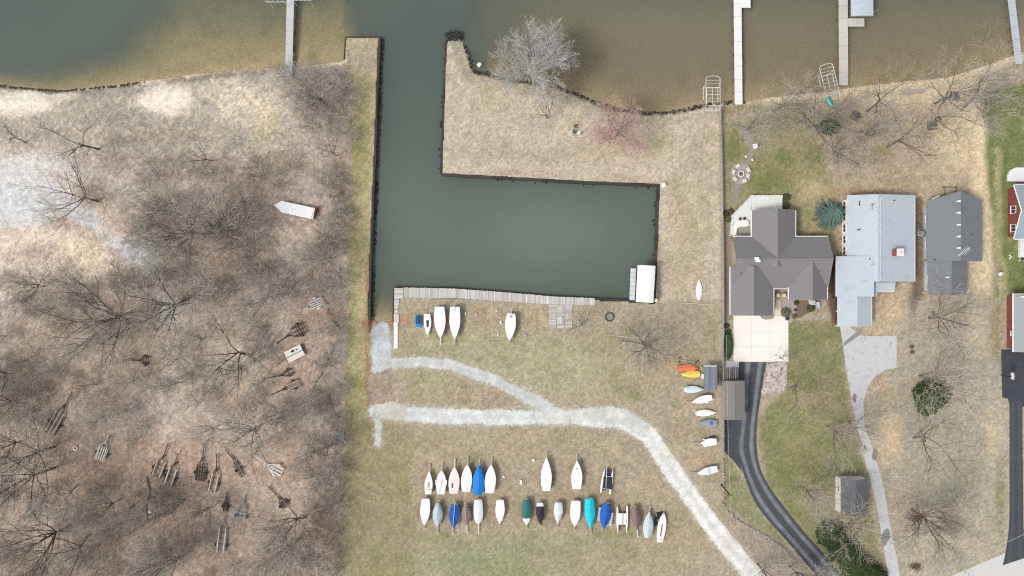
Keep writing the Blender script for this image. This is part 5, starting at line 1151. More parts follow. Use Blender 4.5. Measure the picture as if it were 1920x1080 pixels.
catamaran('catamaran with black trampoline deck at the east end of the northern row', ((1133.5,879),(1126,923.5)), ((1149,880.5),(1143.5,927)), 4.4, [(1129.5,915.5),(1147,918),(1148,894),(1132,892)], (46,48,58), ((1138,873),(1136,914),alu))
mb = MB(); mb.prism([P(x,y)[:2] for x,y in [(1134.5,880),(1139,876),(1146,884),(1145,892),(1134,890)]], .5, .53); tag(mb.build('sail_bag', mat('dark_canvas', (66,62,76), .8, .2, 4), origin=tuple(P(1140,885))), 'dark canvas lying between the bows of the black-decked catamaran', 'canvas')
catamaran('white catamaran with white deck in the southern row', ((1158,999.5),(1157.5,950)), ((1174.5,999.5),(1176,948.5)), 4.2, [(1157.5,984),(1174,984),(1175,962.5),(1158,962.5)], (250,250,250), ((1168,955),(1166.5,1003),mat('mast_grey', (140,140,132), .5)))
# along the fence
def flathull(name, label, bow, stern, beam, c, s=.7, p=2.2, tm=.4, cat='boat', crown=.30, zg=.3, **kw):
    return boat(name, label, bow, stern, beam, c, s=s, p=p, tm=tm, kind='deck', crown=crown, zg=zg, zk=.0, trl=False, cat=cat, group=GD, **kw)
flathull('dinghy','upturned orange dinghy beside the small shelter',(1309.5,690),(1270.5,689.5),12.5,(250,124,78),s=.86,p=2.6,cat='dinghy',crown=.5)
flathull('dinghy','yellow dinghy with pointed bow next to the orange one',(1276,702),(1312,701),12.5,(246,218,100),s=.72,p=1.9,cat='dinghy',crown=.4)
flathull('rowboat','pale sky-blue rowboat with bow against the shelter',(1319.5,730),(1283,730.5),12.5,(214,234,242),s=.66,p=2.0,cat='rowboat',zg=.5,marks=((.07,0,.5,.7,(248,250,250)),(.12,1.1,.3,.2,(200,206,208))))
boat('sailboat','white sailboat with bow west, south of the sky-blue rowboat',(1297,754),(1335,745),13.5,WHITE,s=.62,p=1.8,cat='sailboat',group=GD,tongue=(1287,754),zg=1.0,zk=.45,tr_label='trailer under the white sailboat south of the sky-blue rowboat',marks=((.3,1.05,.5,.25,(240,242,244)),))
flathull('rowboat','plain white rowboat with bow east near the small barn',(1342,773.5),(1305,775),12,(253,252,250),s=.6,p=2.0,cat='rowboat',zg=.45)
flathull('rowboat','slate-blue rowboat with a dark spot near its stern',(1310,792.5),(1344.5,793.5),13,(148,162,180),s=.72,p=1.7,cat='rowboat',zg=.45,marks=((.32,0,.5,.55,(88,110,140)),))
boat('sailboat','white boat on a trailer with a dark blue tub beside its stern',(1313,831),(1343.5,828),13.5,(252,252,252),s=.78,p=1.7,cat='sailboat',group=GD,tongue=(1298,831),zg=1.0,zk=.45,tr_label='silver trailer with wide wheels under the boat next to the dark tub',tr_kw=dict(m=steel,fender=white_paint,wf=.75))
mb = MB(); c = P(1335,820.5); mb.obox(c, .42, .3, 0, .5); tag(mb.build('storage_tub', mat('tub_blue', (70,92,106), .6, .1), origin=tuple(c)), 'dark blue-grey tub beside a white boat by the fence', 'tub')
boat('sailboat','southernmost white boat along the fence with a pale blue band',(1307,888),(1345,879),13.5,(242,248,250),s=.78,p=1.9,cat='sailboat',group=GD,tongue=(1296,887),zg=1.0,zk=.45,tr_label='trailer under the southernmost boat along the fence',marks=((.42,0,.5,1.15,(200,214,224)),(.14,.1,.14,.14,(120,124,126))))
flathull('sailboard','slim white hull lying on the grass near the garden fence',(1311,526),(1310.5,562),11,WHITE,s=.45,p=2.2,tm=.45,cat='sailboard',zg=.2,crown=.2)
flathull('kayak','small teal kayak on the beach below the tilted boat lift',(1562,201),(1549.5,178.5),7.5,(42,176,186),s=.15,p=2.0,tm=.5,cat='kayak',zg=.3)
# hand dolly next to the orange dinghy
dl = thing('launching_dolly', 'thin silver launching dolly with four small wheels above the orange dinghy', 'dolly', P(1290,678)); mb = MB(); mb.tube(P(1274,675,.3), P(1305,679.5,.3), .05, .05, 6); mb.tube(P(1309,681,.3), P(1309,691,.3), .05, .05, 6); mb.tube(P(1284,681.5,.3), P(1309,686,.3), .05, .05, 6); mb.build('frame', steel, dl)
for x, y in ((1274.5,671),(1273.5,679),(1304,680),(1308,677),(1308.5,692)): q = P(x, y, .2); wheel(dl, (q.x, q.y, .2), (0,1,.0), .2, .13)
# white barge in the wood
bg_ = thing('pontoon_boat', 'long white boat with pointed west end lying in the wood', 'boat', P(552,393)); 
pts = [(514,384.5),(528,376.5),(590.5,390),(586,411),(529,398.5)]; w1_ = mat('barge_white', (255,255,255), .6, .02, 1.5, dirt=((226,226,222), 1.2, .62, .5))
mb = MB(); mb.prism([P(x,y,1.0)[:2] for x,y in pts], .25, 1.0); mb.build('hull', w1_, bg_); cxy = P(553,394,1.0)
mb = MB(); mb.prism([((P(x,y,1.05)-cxy)*.93+cxy)[:2] for x,y in pts], 1.001, 1.09); mb.build('deck', w1_, bg_)
mb = MB(); mb.prism([((P(x,y,1.05)-cxy)*.80+cxy)[:2] for x,y in pts], .0, .249); mb.build('keel_blocks', pile, bg_)
mb = MB(); mb.obox(P(592,398), .25, .9, .0, .9, R(-12)); tag(mb.build('fuel_tank', mat('tank_red', (120,62,66), .6, .2), origin=tuple(P(592,398))), 'dark red tank behind the long white boat in the wood', 'tank')
# trailers left in the wood
GW = 'old trailers left in the wood'; timber = mat('bunk_timber', (196,184,170), .9, .12, 2); 
trailer('silver bunk trailer with white wheel fenders near the wood edge',(574,577),(607,563),20,(549,593),steel,4,.5,mat('bunk_pale',(216,208,206),.8,.05),3,white_paint,group=GW)
trailer('long black boat trailer between the silver one and the white raft',(541,628),(574,612),26,(516,645),steel_dark,3,.45,steel_dark,5,None,group=GW,coupler=white_paint)
rf = thing('raft', 'square white raft with dark gap on a cart in the wood', 'raft', P(552,664)); c = P(552,663,.7); a = R(27)
for k, (o_, w_) in enumerate(((.55,.55),(-.62,.48))):
    mb = MB(); mb.obox((c.x-math.sin(a)*o_, c.y+math.cos(a)*o_), 1.65, w_, .45, .7, a); mb.build('deck_panel', mat('raft_white', (238,234,224), .7, .05, 1.5), rf)
mb = MB(); mb.obox((c.x-math.sin(a)*-.05, c.y+math.cos(a)*-.05), 1.6, .09, .46, .62, a); mb.build('middle_board', mat('raft_dark', (110,106,96), .9, .2), rf)
mb = MB(); mb.obox((c.x-.35, c.y+.45), .3, .18, .701, .78, a); mb.obox((c.x+.4, c.y+.75), .18, .1, .701, .75, a); mb.build('cleat', mat('black_rubber', (40,42,44), .8), rf)
mb = MB(); mb.obox((c.x,c.y), 1.3, .9, .0, .44, a); mb.build('float', pile, rf); mb = MB(); mb.bar(P(537,670), P(520,684), .1, .3, .38); mb.bar(P(534,664), P(528,672), .08, .3, .38); mb.build('tow_bar', steel_dark, rf)
trailer('small dark trailer with long tongue below the white raft',(528,704),(549,695),13,(489,712),steel_dark,2,.45,steel_dark,2,None,group=GW,coupler=white_paint)
trailer('two-board bunk trailer with dark wheels in the reddish leaves',(531,730),(563,716),15,(508,741),steel_dark,2,.5,timber,2,None,group=GW)
trailer('short black cart among the leaves west of the leaning trees',(262,676),(279,676),17,(236,675),steel_dark,2,.45,steel_dark,3,None,group=GW,wf=.5)
trailer('long three-beam timber trailer at the left edge of the wood',(119,762),(89,815),26,(134,737),steel_dark,3,.5,timber,3,None,group=GW,bunk_w=.2)
trailer('white frame trailer shaped like a boat beside the white tyre',(197,830),(185,864),22,(202,818),mat('worn_white_steel',(226,222,214),.6,.1,3),4,.5,None,3,None,group=GW)
trailer('leftmost of the pair of two-beam timber trailers',(305,858),(291,895),24,(315,833),steel_dark,2,.5,timber,2,None,group=GW,bunk_w=.22)
trailer('right one of the pair of two-beam timber trailers, silver beams',(328,870),(313,912),22,(334,848),steel_dark,2,.5,mat('beam_silver',(206,206,206),.7,.08),3,None,group=GW,bunk_w=.24,coupler=white_paint)
trailer('black slatted trailer between the timber trailers',(378,862),(374,903),22,(383,832),steel_dark,4,.45,steel_dark,4,None,group=GW)
trailer('two-beam trailer with worn pale beams right of the black slatted one',(406,880),(396,924),20,(406,853),steel_dark,2,.5,mat('beam_worn',(202,192,184),.8,.1),2,None,group=GW,bunk_w=.2)
trailer('overgrown dark trailer lying diagonally with a white hitch',(436,858),(455,895),10,(420,842),steel_dark,1,.4,steel_dark,5,None,group=GW,coupler=white_paint)
trailer('bright white trailer with white fenders at the clearing edge',(502,872),(530,887),20,(479,856),white_paint,3,.5,white_paint,2,white_paint,group=GW)
trailer('small dark cart with a thin long drawbar',(525,936),(536,951),17,(503,913),steel_dark,3,.4,steel_dark,2,None,group=GW)
trailer('blue trailer with blue fenders at the bottom of the clearing',(455,944),(450,972),20,(459,929),mat('worn_blue_steel',(150,164,184),.6,.15,3),0,.45,None,3,blue_paint,group=GW,wf=.12)
trailer('grey open frame trailer south of the blue one',(419,978),(412,1038),20,(420,972),mat('grey_steel',(150,148,146),.7,.15,3),2,.5,mat('beam_pale',(214,212,208),.7,.08),4,None,group=GW,wf=.25)
trailer('tiny dark trailer between the timber trailer and the blue one',(424,934),(422,960),10,(425,925),steel_dark,2,.4,steel_dark,2,None,group=GW)
trailer('white trailer cut off by the left edge of the photo',(2,700),(-10,735),22,(8,689),white_paint,3,.5,white_paint,3,None,group=GW)
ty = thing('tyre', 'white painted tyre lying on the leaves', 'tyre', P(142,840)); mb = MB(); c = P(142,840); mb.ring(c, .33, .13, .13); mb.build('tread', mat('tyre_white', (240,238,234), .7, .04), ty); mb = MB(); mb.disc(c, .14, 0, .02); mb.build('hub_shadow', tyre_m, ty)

# ------------------------------------------------------------------ trees
def branch_pts(rg, p, d, L, n, wander, up):
    pts = [p]; st = L/n
    for i in range(n):
        d = (d + Vector((rg.gauss(0,wander), rg.gauss(0,wander), rg.gauss(0,wander*.7)+up))).normalized(); p = p + d*st; pts.append(p)
    return pts, d
def gen_tree(seed, h, spread=1.0, limbs=6, dens=1.0, trunk_frac=.28, ang=(14,50), twig_r=.016, multi=1, droop=0.0, wander=.11):
    rg = random.Random(seed); tk = MB(); cr = MB()
    def side(d, a):
        ax = d.cross(Vector((rg.uniform(-1,1), rg.uniform(-1,1), rg.uniform(-1,1)))).normalized(); from_q = d*math.cos(a) + ax*math.sin(a); return from_q.normalized()
    def grow(p, d, L, r, lv):
        nseg = (5,5,4,3,2)[lv]; sides = (7,5,4,3,3)[lv]; pts, de = branch_pts(rg, p, d, L, nseg, wander*(.6 if lv == 0 else 1), (.0,.06,.05,.03,-droop)[lv])
        r1 = (.62,.30,.35,.45,.5)[lv]*r; rs = [r + (r1-r)*i/nseg for i in range(nseg+1)]
        (tk if lv <= 2 else cr).path(pts, rs, sides)
        if lv == 4: return pts
        cnt = (0, 8, 6, 3, 0)[lv]; cnt = int(cnt*dens*1.0 + rg.random())
        for k in range(cnt):
            f = .25 + .75*(k+rg.random()*.7)/max(1, cnt); f = min(.99, f); i = min(nseg-1, int(f*nseg)); q = pts[i].lerp(pts[i+1], f*nseg-i)
            dd = side(((pts[i+1]-pts[i]).normalized()), R(rg.uniform(20,50)))
            grow(q, dd, L*rg.uniform(.48,.74)*(1.15-.5*f), max(twig_r*1.1, rs[i]*.62) if lv < 3 else twig_r, lv+1)
        return pts
    for m_ in range(multi):
        base = Vector((rg.uniform(-.25,.25), rg.uniform(-.25,.25), -.1)) if multi > 1 else Vector((0,0,-.1)); r0 = h*.0155/ (multi**.5)
        d0 = Vector((rg.gauss(0,.05 if multi == 1 else .3), rg.gauss(0,.05 if multi == 1 else .3), 1)).normalized(); pts = grow(base, d0, h*trunk_frac, r0, 0)
        top = pts[-1]; ph = rg.uniform(0, 6.28); nl = max(2, int(limbs/multi+.5))
        for i in range(nl):
            a = R(rg.uniform(*ang))*spread; t = ph + 2*math.pi*(i+rg.uniform(-.25,.25))/nl; d = Vector((math.sin(a)*math.cos(t), math.sin(a)*math.sin(t), math.cos(a)))
            src = pts[-1] if rg.random() < .6 else pts[-2].lerp(pts[-1], rg.random()); grow(src, d, h*rg.uniform(.60,.78)*(1 if a < R(50) else .85), r0*.60*rg.uniform(.75,1.05), 1)
        if multi == 1: grow(top, d0, h*.55, r0*.6, 1)
    return tk.mesh('trunk'), cr.mesh('crown')
bark = mat('bark_grey', (140,134,121), .95, .25, 1.5, rnd=.14); bark_dark = mat('bark_dark', (112,107,96), .95, .25, 1.5, rnd=.15); twig = mat('twigs_grey', (196,187,176), .95, .2, .5, rnd=.14); twig_dark = mat('twigs_dark', (152,145,135), .95, .2, .5, rnd=.15); twig_pale = mat('twigs_pale', (200,198,193), .9, .1, .6); bark_pale = mat('bark_pale', (206,200,190), .9, .12, 1)
twig_pink = mat('twigs_pink', (204,168,160), .9, .15, .6); twig_olive = mat('twigs_olive', (188,185,172), .95, .2, .5, rnd=.1)
def variant(seed, h, m1, m2, **kw):
    a, b = gen_tree(seed, h, **kw); a.materials.append(m1); b.materials.append(m2); return (a, b, h)
V = {'w1': variant(1, 12, bark, twig, limbs=8, dens=.82), 'w2': variant(2, 12, bark, twig, limbs=8, spread=1.15, dens=.82), 'w3': variant(3, 12, bark_dark, twig, limbs=7, spread=1.2, dens=.85), 'w4': variant(4, 12, bark, twig_olive, limbs=8, dens=.85),
     'd1': variant(5, 12, bark_dark, twig_dark, limbs=9, spread=1.2, dens=.9), 'd2': variant(6, 12, bark_dark, twig_dark, limbs=8, spread=1.4, dens=.9), 'd3': variant(7, 12, bark_dark, twig, limbs=6, spread=1.4, dens=.85),
     'sp': variant(8, 12, bark_dark, twig, limbs=4, spread=1.2, dens=.62, wander=.2), 'sp2': variant(9, 12, bark_dark, twig_dark, limbs=3, spread=1.3, dens=.62, wander=.22),
     'b1': variant(10, 5, bark, twig, limbs=10, multi=5, dens=.85, trunk_frac=.15, twig_r=.013), 'b2': variant(11, 5, bark_dark, twig_dark, limbs=10, multi=5, dens=.85, trunk_frac=.15, twig_r=.013), 'b3': variant(12, 5, bark, twig_olive, limbs=12, multi=6, dens=.8, trunk_frac=.15, spread=1.3, twig_r=.013),
     'pink': variant(13, 8, mat('bark_brown', (132,108,96), .95, .2, 2), twig_pink, limbs=8, multi=2, spread=1.4, dens=1.15, twig_r=.019), 'pale': variant(14, 11, bark_pale, twig_pale, limbs=9, spread=1.15, dens=1.35, twig_r=.026)}
def plant(kind, label, px, py, h, rz=0.0, wide=1.0, lean=None, group=None, name='bare_tree', cat='tree'):
    a, b, h0 = V[kind]; p = P(px, py); t = thing(name, label, cat, (p.x, p.y, -.05), group); s = h/h0
    # keep the ground height on the banks
    t.scale = (s*wide, s*wide, s); t.rotation_euler = (lean[0] if lean else 0, lean[1] if lean else 0, rz)
    for nm, me in (('trunk', a), ('crown', b)): o = bpy.data.objects.new(nm, me); col.objects.link(o); o.parent = t
    return t
rg = random.Random(77)
NAMED = [('d3','dark forked tree in the bare brown patch of the pale gravel yard',183,377,14.5,.5,1.0),('w4','big bare tree right of the gravel streak, limbs spread west',383,440,14,1.2,1.05),('w1','bare tree with upright limbs north of the big spreading one',342,403,13,2.2,1.0),
  ('w2','bare tree between the gravel streak and the white boat',428,432,13,3.0,1.0),('d1','largest spreading bare tree in the west of the wood',247,584,15.5,.2,1.15),('w3','bare tree whose branches overhang the grey gravel path end',352,560,15,2.6,1.1),('sp2','small bare tree at the left edge under the beach',48,268,9,.3,1.0),
  ('sp','bare tree north of the pale gravel yard',186,280,12,1.9,1.1),('sp2','slim bare sapling at the northern edge of the wood',402,302,9,2.2,.9),('w4','tangled grey-green tree at the root of the grassy spit',612,196,9,.7,1.15),('w2','twiggy grey tree beside the grass strip north of the white boat',632,292,8,4.1,1.0),
  ('w1','twiggy grey tree beside the grass strip south of the white boat',628,482,9,5.1,1.0),('sp','bare tree with long limbs stretched west above the white raft',470,668,15,1.1,1.1),('d3','leaning dark trunk near the left edge above the lower trailers',102,838,17,.1,.9),('w3','stout grey tree at the left edge below the dark leaning trunk',104,876,16,1.6,1.0),
  ('d1','tall tree near the lower left corner with trunk running west',126,990,16,2.9,.95),('sp','tall thin tree east of the lower left corner tree',166,1003,15,4.2,.95),('w2','wide bare tree above the bright white trailer',486,800,13,2.0,1.15),('w4','grey tree at the bottom edge of the wood',352,1036,13,.9,1.0),
  ('w1','grey tree in the wood beside the small stone pile',598,842,7,3.3,1.1),('w3','grey tree near the wood edge level with the boat rows',572,970,11,.4,1.15),('w2','bare tree south of the small dark cart',560,1010,11,5.0,1.1)]
for k, lb, x, y, h, rz, wd in NAMED: plant(k, lb, x, y, h, rz, wd, group='bare trees singled out in the wood')
# the crowd of similar trees and shrubs of the wood
def in_open(x, y):
    if x < 280 and y < 520 and y < 300 + 260: 
        return not (y > 520)
    for (cx, cy, r) in [(552,393,62),(585,572,28),(548,625,34),(552,664,30),(540,705,30),(268,676,20),(105,785,36),(192,845,28),(315,875,42),(376,870,28),(402,890,28),(440,870,24),(505,875,34),(527,940,26),(452,955,30),(417,1005,30),(142,840,14),(318,580,20)]:
        if math.hypot(x-cx, y-cy) < r+16: return True
    return False
ZONES = [(552,393,48),(585,572,30),(548,625,36),(552,664,32),(535,708,34),(268,676,24),(105,785,40),(192,845,30),(315,875,46),(376,870,32),(402,890,32),(440,870,28),(505,875,38),(527,940,30),(452,955,32),(417,1005,36),(142,840,18),(318,560,30)]
pts_ = []; tries = 0
while len(pts_) < 140 and tries < 40000:
    tries += 1; x = rg.uniform(-30, 640); y = rg.uniform(300, 1090); tall = rg.random() < .28; h = rg.uniform(6,10) if tall else rg.uniform(2.4,5.0)
    if in_open(x, y) or any(math.hypot(x-a[0], y-a[1]) < 26 for a in pts_): continue
    k_ = .7*h/(H-.7*h); cx, cy = x+(x-960)*k_, y+(y-540)*k_
    if any(math.hypot(cx-a, cy-b) < r+(h*2.6 if tall else 8) for a, b, r in ZONES): continue
    pts_.append((x, y, tall, h))
LT = 'slender leafless grey tree among the crowded trees of the brown wood'; LS = 'low leafless shrub tangle on the leaf litter of the wood'
for (x, y, tall, h) in pts_:
    if tall: plant(rg.choice(['w1','w2','w3','w4','sp','d1']), LT, x, y, h, rg.uniform(0,6.28), rg.uniform(.8,1.1), group='crowd of bare trees in the wood')
    else: plant(rg.choice(['b1','b2','b3','b1']), LS, x, y, h, rg.uniform(0,6.28), rg.uniform(1.0,1.5), group='bare shrubs in the wood', name='bare_shrub', cat='shrub')
for x, y, h in [(636,420,3.6),(622,455,3.2),(640,520,3.4),(630,560,3.0),(638,640,3.4),(622,680,3.2),(640,720,3.0),(634,780,3.6),(628,870,3.4),(612,905,3.8),(632,940,3.0),(604,960,3.6),(618,1000,3.0),(596,1040,3.8),(612,1070,3.2),(645,400,2.8),(615,540,2.8),(600,760,3.2)]:
    plant(rg.choice(['b1','b2','b3']), 'grey leafless shrub in the brushy band along the grass strip', x, y, h, rg.uniform(0,6), 1.35, group='brush along the grass strip', name='bare_shrub', cat='shrub')
for x, y, h in [(560,150,4),(585,160,4.5),(605,205,4),(560,185,3.5),(600,240,4),(655,185,3),(620,160,4.5),(640,215,4),(575,215,3.5),(645,250,3.5),(610,330,3.5),(640,360,3.5),(525,140,2.6)]:
    plant(rg.choice(['b1','b2','b3']), 'leafless shrub in the thicket at the root of the grassy spit', x, y, h, rg.uniform(0,6), 1.3, group='thicket by the spit', name='bare_shrub', cat='shrub')
for x, y in [(15,725),(45,735),(28,770),(66,770)]: plant('b3', 'shrub in the dense grey-green thicket at the left edge', x, y, 4.2, rg.uniform(0,6), 1.4, group='grey-green thicket', name='bare_shrub', cat='shrub')
# named trees of the yard and the gardens
plant('pale', 'pale silvery tree leaning over the lake at the peninsula', 1000, 156, 10.5, .3, 1.0, (R(-14), 0)); plant('sp2', 'thin grey bush right of the silvery tree on the bank', 1042, 166, 7, 1.2, 1.0)
plant('sp2', 'small dark bare tree on the peninsula lawn', 1027, 221, 8.0, 2.0, 1.0); plant('pink', 'rose-pink twigged tree on the peninsula shore', 1157, 250, 8.5, .5, 1.05, (R(-10), 0))
plant('d2', 'dark spreading bare tree in the middle of the boat yard', 1204, 641, 9, .8, 1.15); plant('sp2', 'small dark bare tree next to the plank patio', 1092, 606, 7.5, 2.0, 1.0)
GARD = [('w1','grey tree at the head of the white dock',1393,246,9,.3,1.0),('d1','dark bare tree with the dark bush at its foot behind the tilted lift',1512,238,12,1.0,1.1),('sp','forked bare tree on the beach right of the weathered dock',1626,209,12,.0,1.1),('d3','dark tree leaning over the row of beach chairs toward the lake',1753,194,13,.3,1.0),
  ('w3','grey tree by the pale metal dock',1808,201,13,.5,1.0),('sp','bare tree in the sand north of the pointed-roof house',1742,238,12,.9,1.1),('sp2','thin bare tree north of the pale-roofed house',1662,276,12,5.8,1.1),('d3','bare tree south of the pointed-roof house',1742,596,12,5.7,1.1),
  ('w2','twiggy tree above the dark evergreen bush',1722,706,12,.6,1.15),('sp','bare tree below the dark evergreen bush',1712,822,12,.4,1.1),('d1','bare tree with brown leaf heap east of the grey shed',1708,955,11,1.4,1.1),('w1','bare tree west of the grey shed',1505,915,8,2.4,1.1),
  ('w3','bare tree above the green hedge at the bottom',1560,978,12,5.0,1.1),('sp','grey tree beside the stony bed',1482,728,9,.3,1.1),('w2','bare tree between the asphalt drive and the worn concrete drive',1550,800,10,1.0,1.0),('sp','bare tree left of the worn concrete drive lower bend',1590,790,9,3.9,1.0),
  ('sp2','thin bare tree at the cream drive corner',1462,672,6,1.2,1.0),('d3','dark bare tree near the bottom edge beside the stone wall',1420,1058,11,4.7,.9),('w1','grey tree in the corner between stone wall and asphalt drive',1480,1062,10,.2,1.1),('w2','grey tree in the garden between the lift and the fire circle',1455,205,9,2.2,1.0),
  ('w3','thin tree right of the fire circle garden',1560,290,10,1.3,1.0),('w1','grey tree in the leaf-covered garden middle',1610,260,10,3.1,1.0)]
for k, lb, x, y, h, rz, wd in GARD: plant(k, lb, x, y, h, rz, wd, group='bare garden trees')

# ------------------------------------------------------------------ evergreens and bushes
def leaf_cloud(seed, n, fn, size, up=.6):
    rg = random.Random(seed); mb = MB()
    for i in range(n):
        p, nrm = fn(rg); nrm = (nrm + Vector((rg.gauss(0,.5), rg.gauss(0,.5), rg.gauss(0,.5)+up))).normalized(); a = nrm.cross(Vector((rg.gauss(0,1), rg.gauss(0,1), rg.gauss(0,1)))).normalized(); b = nrm.cross(a); s = size*rg.uniform(.6,1.4)
        mb.add([p-a*s*.5, p+b*s*.35, p+a*s*.6, p-b*s*.35], [(0,1,2,3)])
    return mb
def bush_fn(rx, ry, h):
    def f(rg):
        t = rg.uniform(0, 6.283); u = rg.uniform(-.15, 1); r = math.sqrt(max(0, 1-u*u))*(1-.22*rg.random()**2)*(1+.05*math.sin(3*t+1.3)+.05*math.sin(7*t+4*u)+.05*math.sin(13*t+2)+.04*math.sin(23*t)); n = Vector((r*math.cos(t), r*math.sin(t), u)); return Vector((n.x*rx, n.y*ry, h*.35+n.z*h*.65)), n
    return f
leafm = {}
def green(name, c, var=.3): return mat(name, c, .8, var, 2.5, spec=.2)
def bush(label, px, py, rx, ry, h, m, n=1500, size=.14, seed=1, group=None, name='bush', cat='bush'):
    p = P(px, py); t = thing(name, label, cat, (p.x, p.y, 0), group); mb = leaf_cloud(seed, n, bush_fn(rx, ry, h), size); o = mb.build('foliage', m); o.parent = t
    rg = random.Random(seed); s = MB()
    for k in range(7): a = rg.uniform(0, 6.28); s.tube((0,0,-.05), (rx*.5*math.cos(a), ry*.5*math.sin(a), h*.7), .03, .012, 4)
    o = s.build('stems', bark_dark); o.parent = t
    return t
# blue spruce: whorls of flat sprays
sp_ = thing('blue_spruce', 'round blue-green spruce between the first and second houses', 'spruce', P(1551,403)); rg = random.Random(31); mb = MB(); Hs = 4.6
for lv in range(15):
    f = lv/14; z = .25 + Hs*f*.96; rad = 2.75*(1-f)**.8 + .12; nb = int(15*(1-f))+5
    for k in range(nb):
        t = 2*math.pi*(k+rg.random()*.8)/nb + lv*.7; L = rad*rg.uniform(.82,1.08); d = Vector((math.cos(t), math.sin(t), -.12)); s = Vector((-d.y, d.x, 0)).normalized()
        base = Vector((0,0,z))
        for q in range(6):
            c = base + d*L*(.28+.145*q) + Vector((0,0,rg.uniform(-.05,.05))); ww = .26*(1.1-.12*q); ll = .30
            for sg in (-1, 1): mb.add([c, c+d*ll*.8+s*sg*ww+Vector((0,0,.05)), c+d*ll*1.3+s*sg*ww*.45+Vector((0,0,.1)), c+d*ll*.9], [(0,1,2,3)])
            mb.add([c+s*.06, c+d*ll+Vector((0,0,.14)), c-s*.06], [(0,1,2)])
o = mb.build('foliage', mat('spruce_needles', (112,140,130), .85, .45, 5)); o.parent = sp_; mb = MB(); mb.tube((0,0,-.1),(0,0,Hs*.95),.14,.03,8); o = mb.build('trunk', bark_dark); o.parent = sp_
ev = green('evergreen_dark', (62,80,44), .4); ev2 = green('evergreen_green', (66,84,46), .45); ol = green('shrub_olive', (92,92,58), .3); pl_ = green('shrub_plum', (92,76,72), .3)
bush('dark evergreen bush with branches over it in the south-east garden', 1738, 740, 3.3, 2.5, 3.2, ev2, 9000, .26, 3); bush('olive green bush at the south side of the dark evergreen', 1734, 757, 2.2, 2.0, 2.2, green('evergreen_olive', (84,98,58), .45), 5000, .24, 5); bush('dark green bush beside the bare tree behind the tilted lift', 1552, 240, 1.9, 1.5, 2.2, ev, 2600, .18, 4)
for i, (x, y, rx, ry, lb) in enumerate([(1552,1000,2.6,2.2,'uppermost bush of the green hedge at the bottom'),(1578,1030,3.0,2.4,'second bush of the green hedge at the bottom'),(1602,1058,3.2,2.6,'third bush of the green hedge at the bottom'),(1630,1078,2.8,2.4,'lowest bush of the green hedge at the bottom')]): bush(lb, x, y, rx, ry, 2.2, ev2, 4200, .22, 10+i, 'green hedge bushes at the bottom')
bush('long clipped hedge between the fence and the cream drive', 1364, 647, .75, 2.6, 1.2, green('hedge_green', (70,92,60), .35), 3500, .13, 20)
for i, (x, y, r_, m, lb) in enumerate([(1473,370.5,.72,ol,'upper one of the two round shrubs at the east end of the deck'),(1473,386,.66,ol,'lower one of the two round shrubs at the east end of the deck'),(1369.5,396.5,.5,ol,'dark small shrub by the deck steps path'),(1360,400,.55,pl_,'plum brown shrub next to the fence by the deck'),(1365,410,.68,green('shrub_moss',(96,104,48)),'mossy green round shrub at the west deck corner'),
    (1471.5,586,.9,green('shrub_grey_green',(96,102,76)),'large round shrub beside the entry path'),(1518,578,.75,green('shrub_mid',(84,92,56)),'round shrub below the white air conditioner'),(1492,568,.42,ol,'small dark shrub by the east wing corner'),(1488,593,.42,mat('shrub_rust',(130,96,84),.9,.3,3),'rusty small shrub in the stone bed'),(1475.5,597,.35,pl_,'tiny plum shrub next to the rusty one'),(1491,581,.25,pl_,'tiny shrub north of the rusty one'),
    (1361.5,611,.5,pl_,'plum shrub by the fence at the drive top'),(1366,621,.4,ol,'small shrub above the clipped hedge'),(1735,438,.7,ev,'dark shrub against the pale blue wall'),(1913,486,.5,ev,'dark round shrub by the white side deck')]):
    bush(lb, x, y, r_, r_, r_*1.3, m, 900, .11, 40+i, 'round garden shrubs')
# thin ground plants and leaf heaps
for i, (x, y, lb) in enumerate([(1718,970,'dark brown heap of leaves under the tree east of the grey shed'),(1717,1062,'small heap of dark leaves near the street')]):
    p = P(x, y); mb = MB()
    g2 = random.Random(60+i)
    for k in range(700): a = g2.uniform(0,6.28); r_ = abs(g2.gauss(0,.75)); c = Vector((p.x+r_*math.cos(a)*1.6*(.6 if i else 1), p.y+r_*math.sin(a)*(.6 if i else 1), .03+.12*g2.random()*math.exp(-r_))); s = .06+.05*g2.random(); t = g2.uniform(0,6.28); mb.add([c+Vector((s*math.cos(t),s*math.sin(t),0)), c+Vector((-s*math.sin(t),s*math.cos(t),.03)), c-Vector((s*math.cos(t),s*math.sin(t),0))], [(0,1,2)])
    tag(mb.build('leaf_heap', mat('leaf_heap', (112,86,70), .95, .3, 3), origin=tuple(p)), lb, 'leaves')['kind'] = 'stuff'

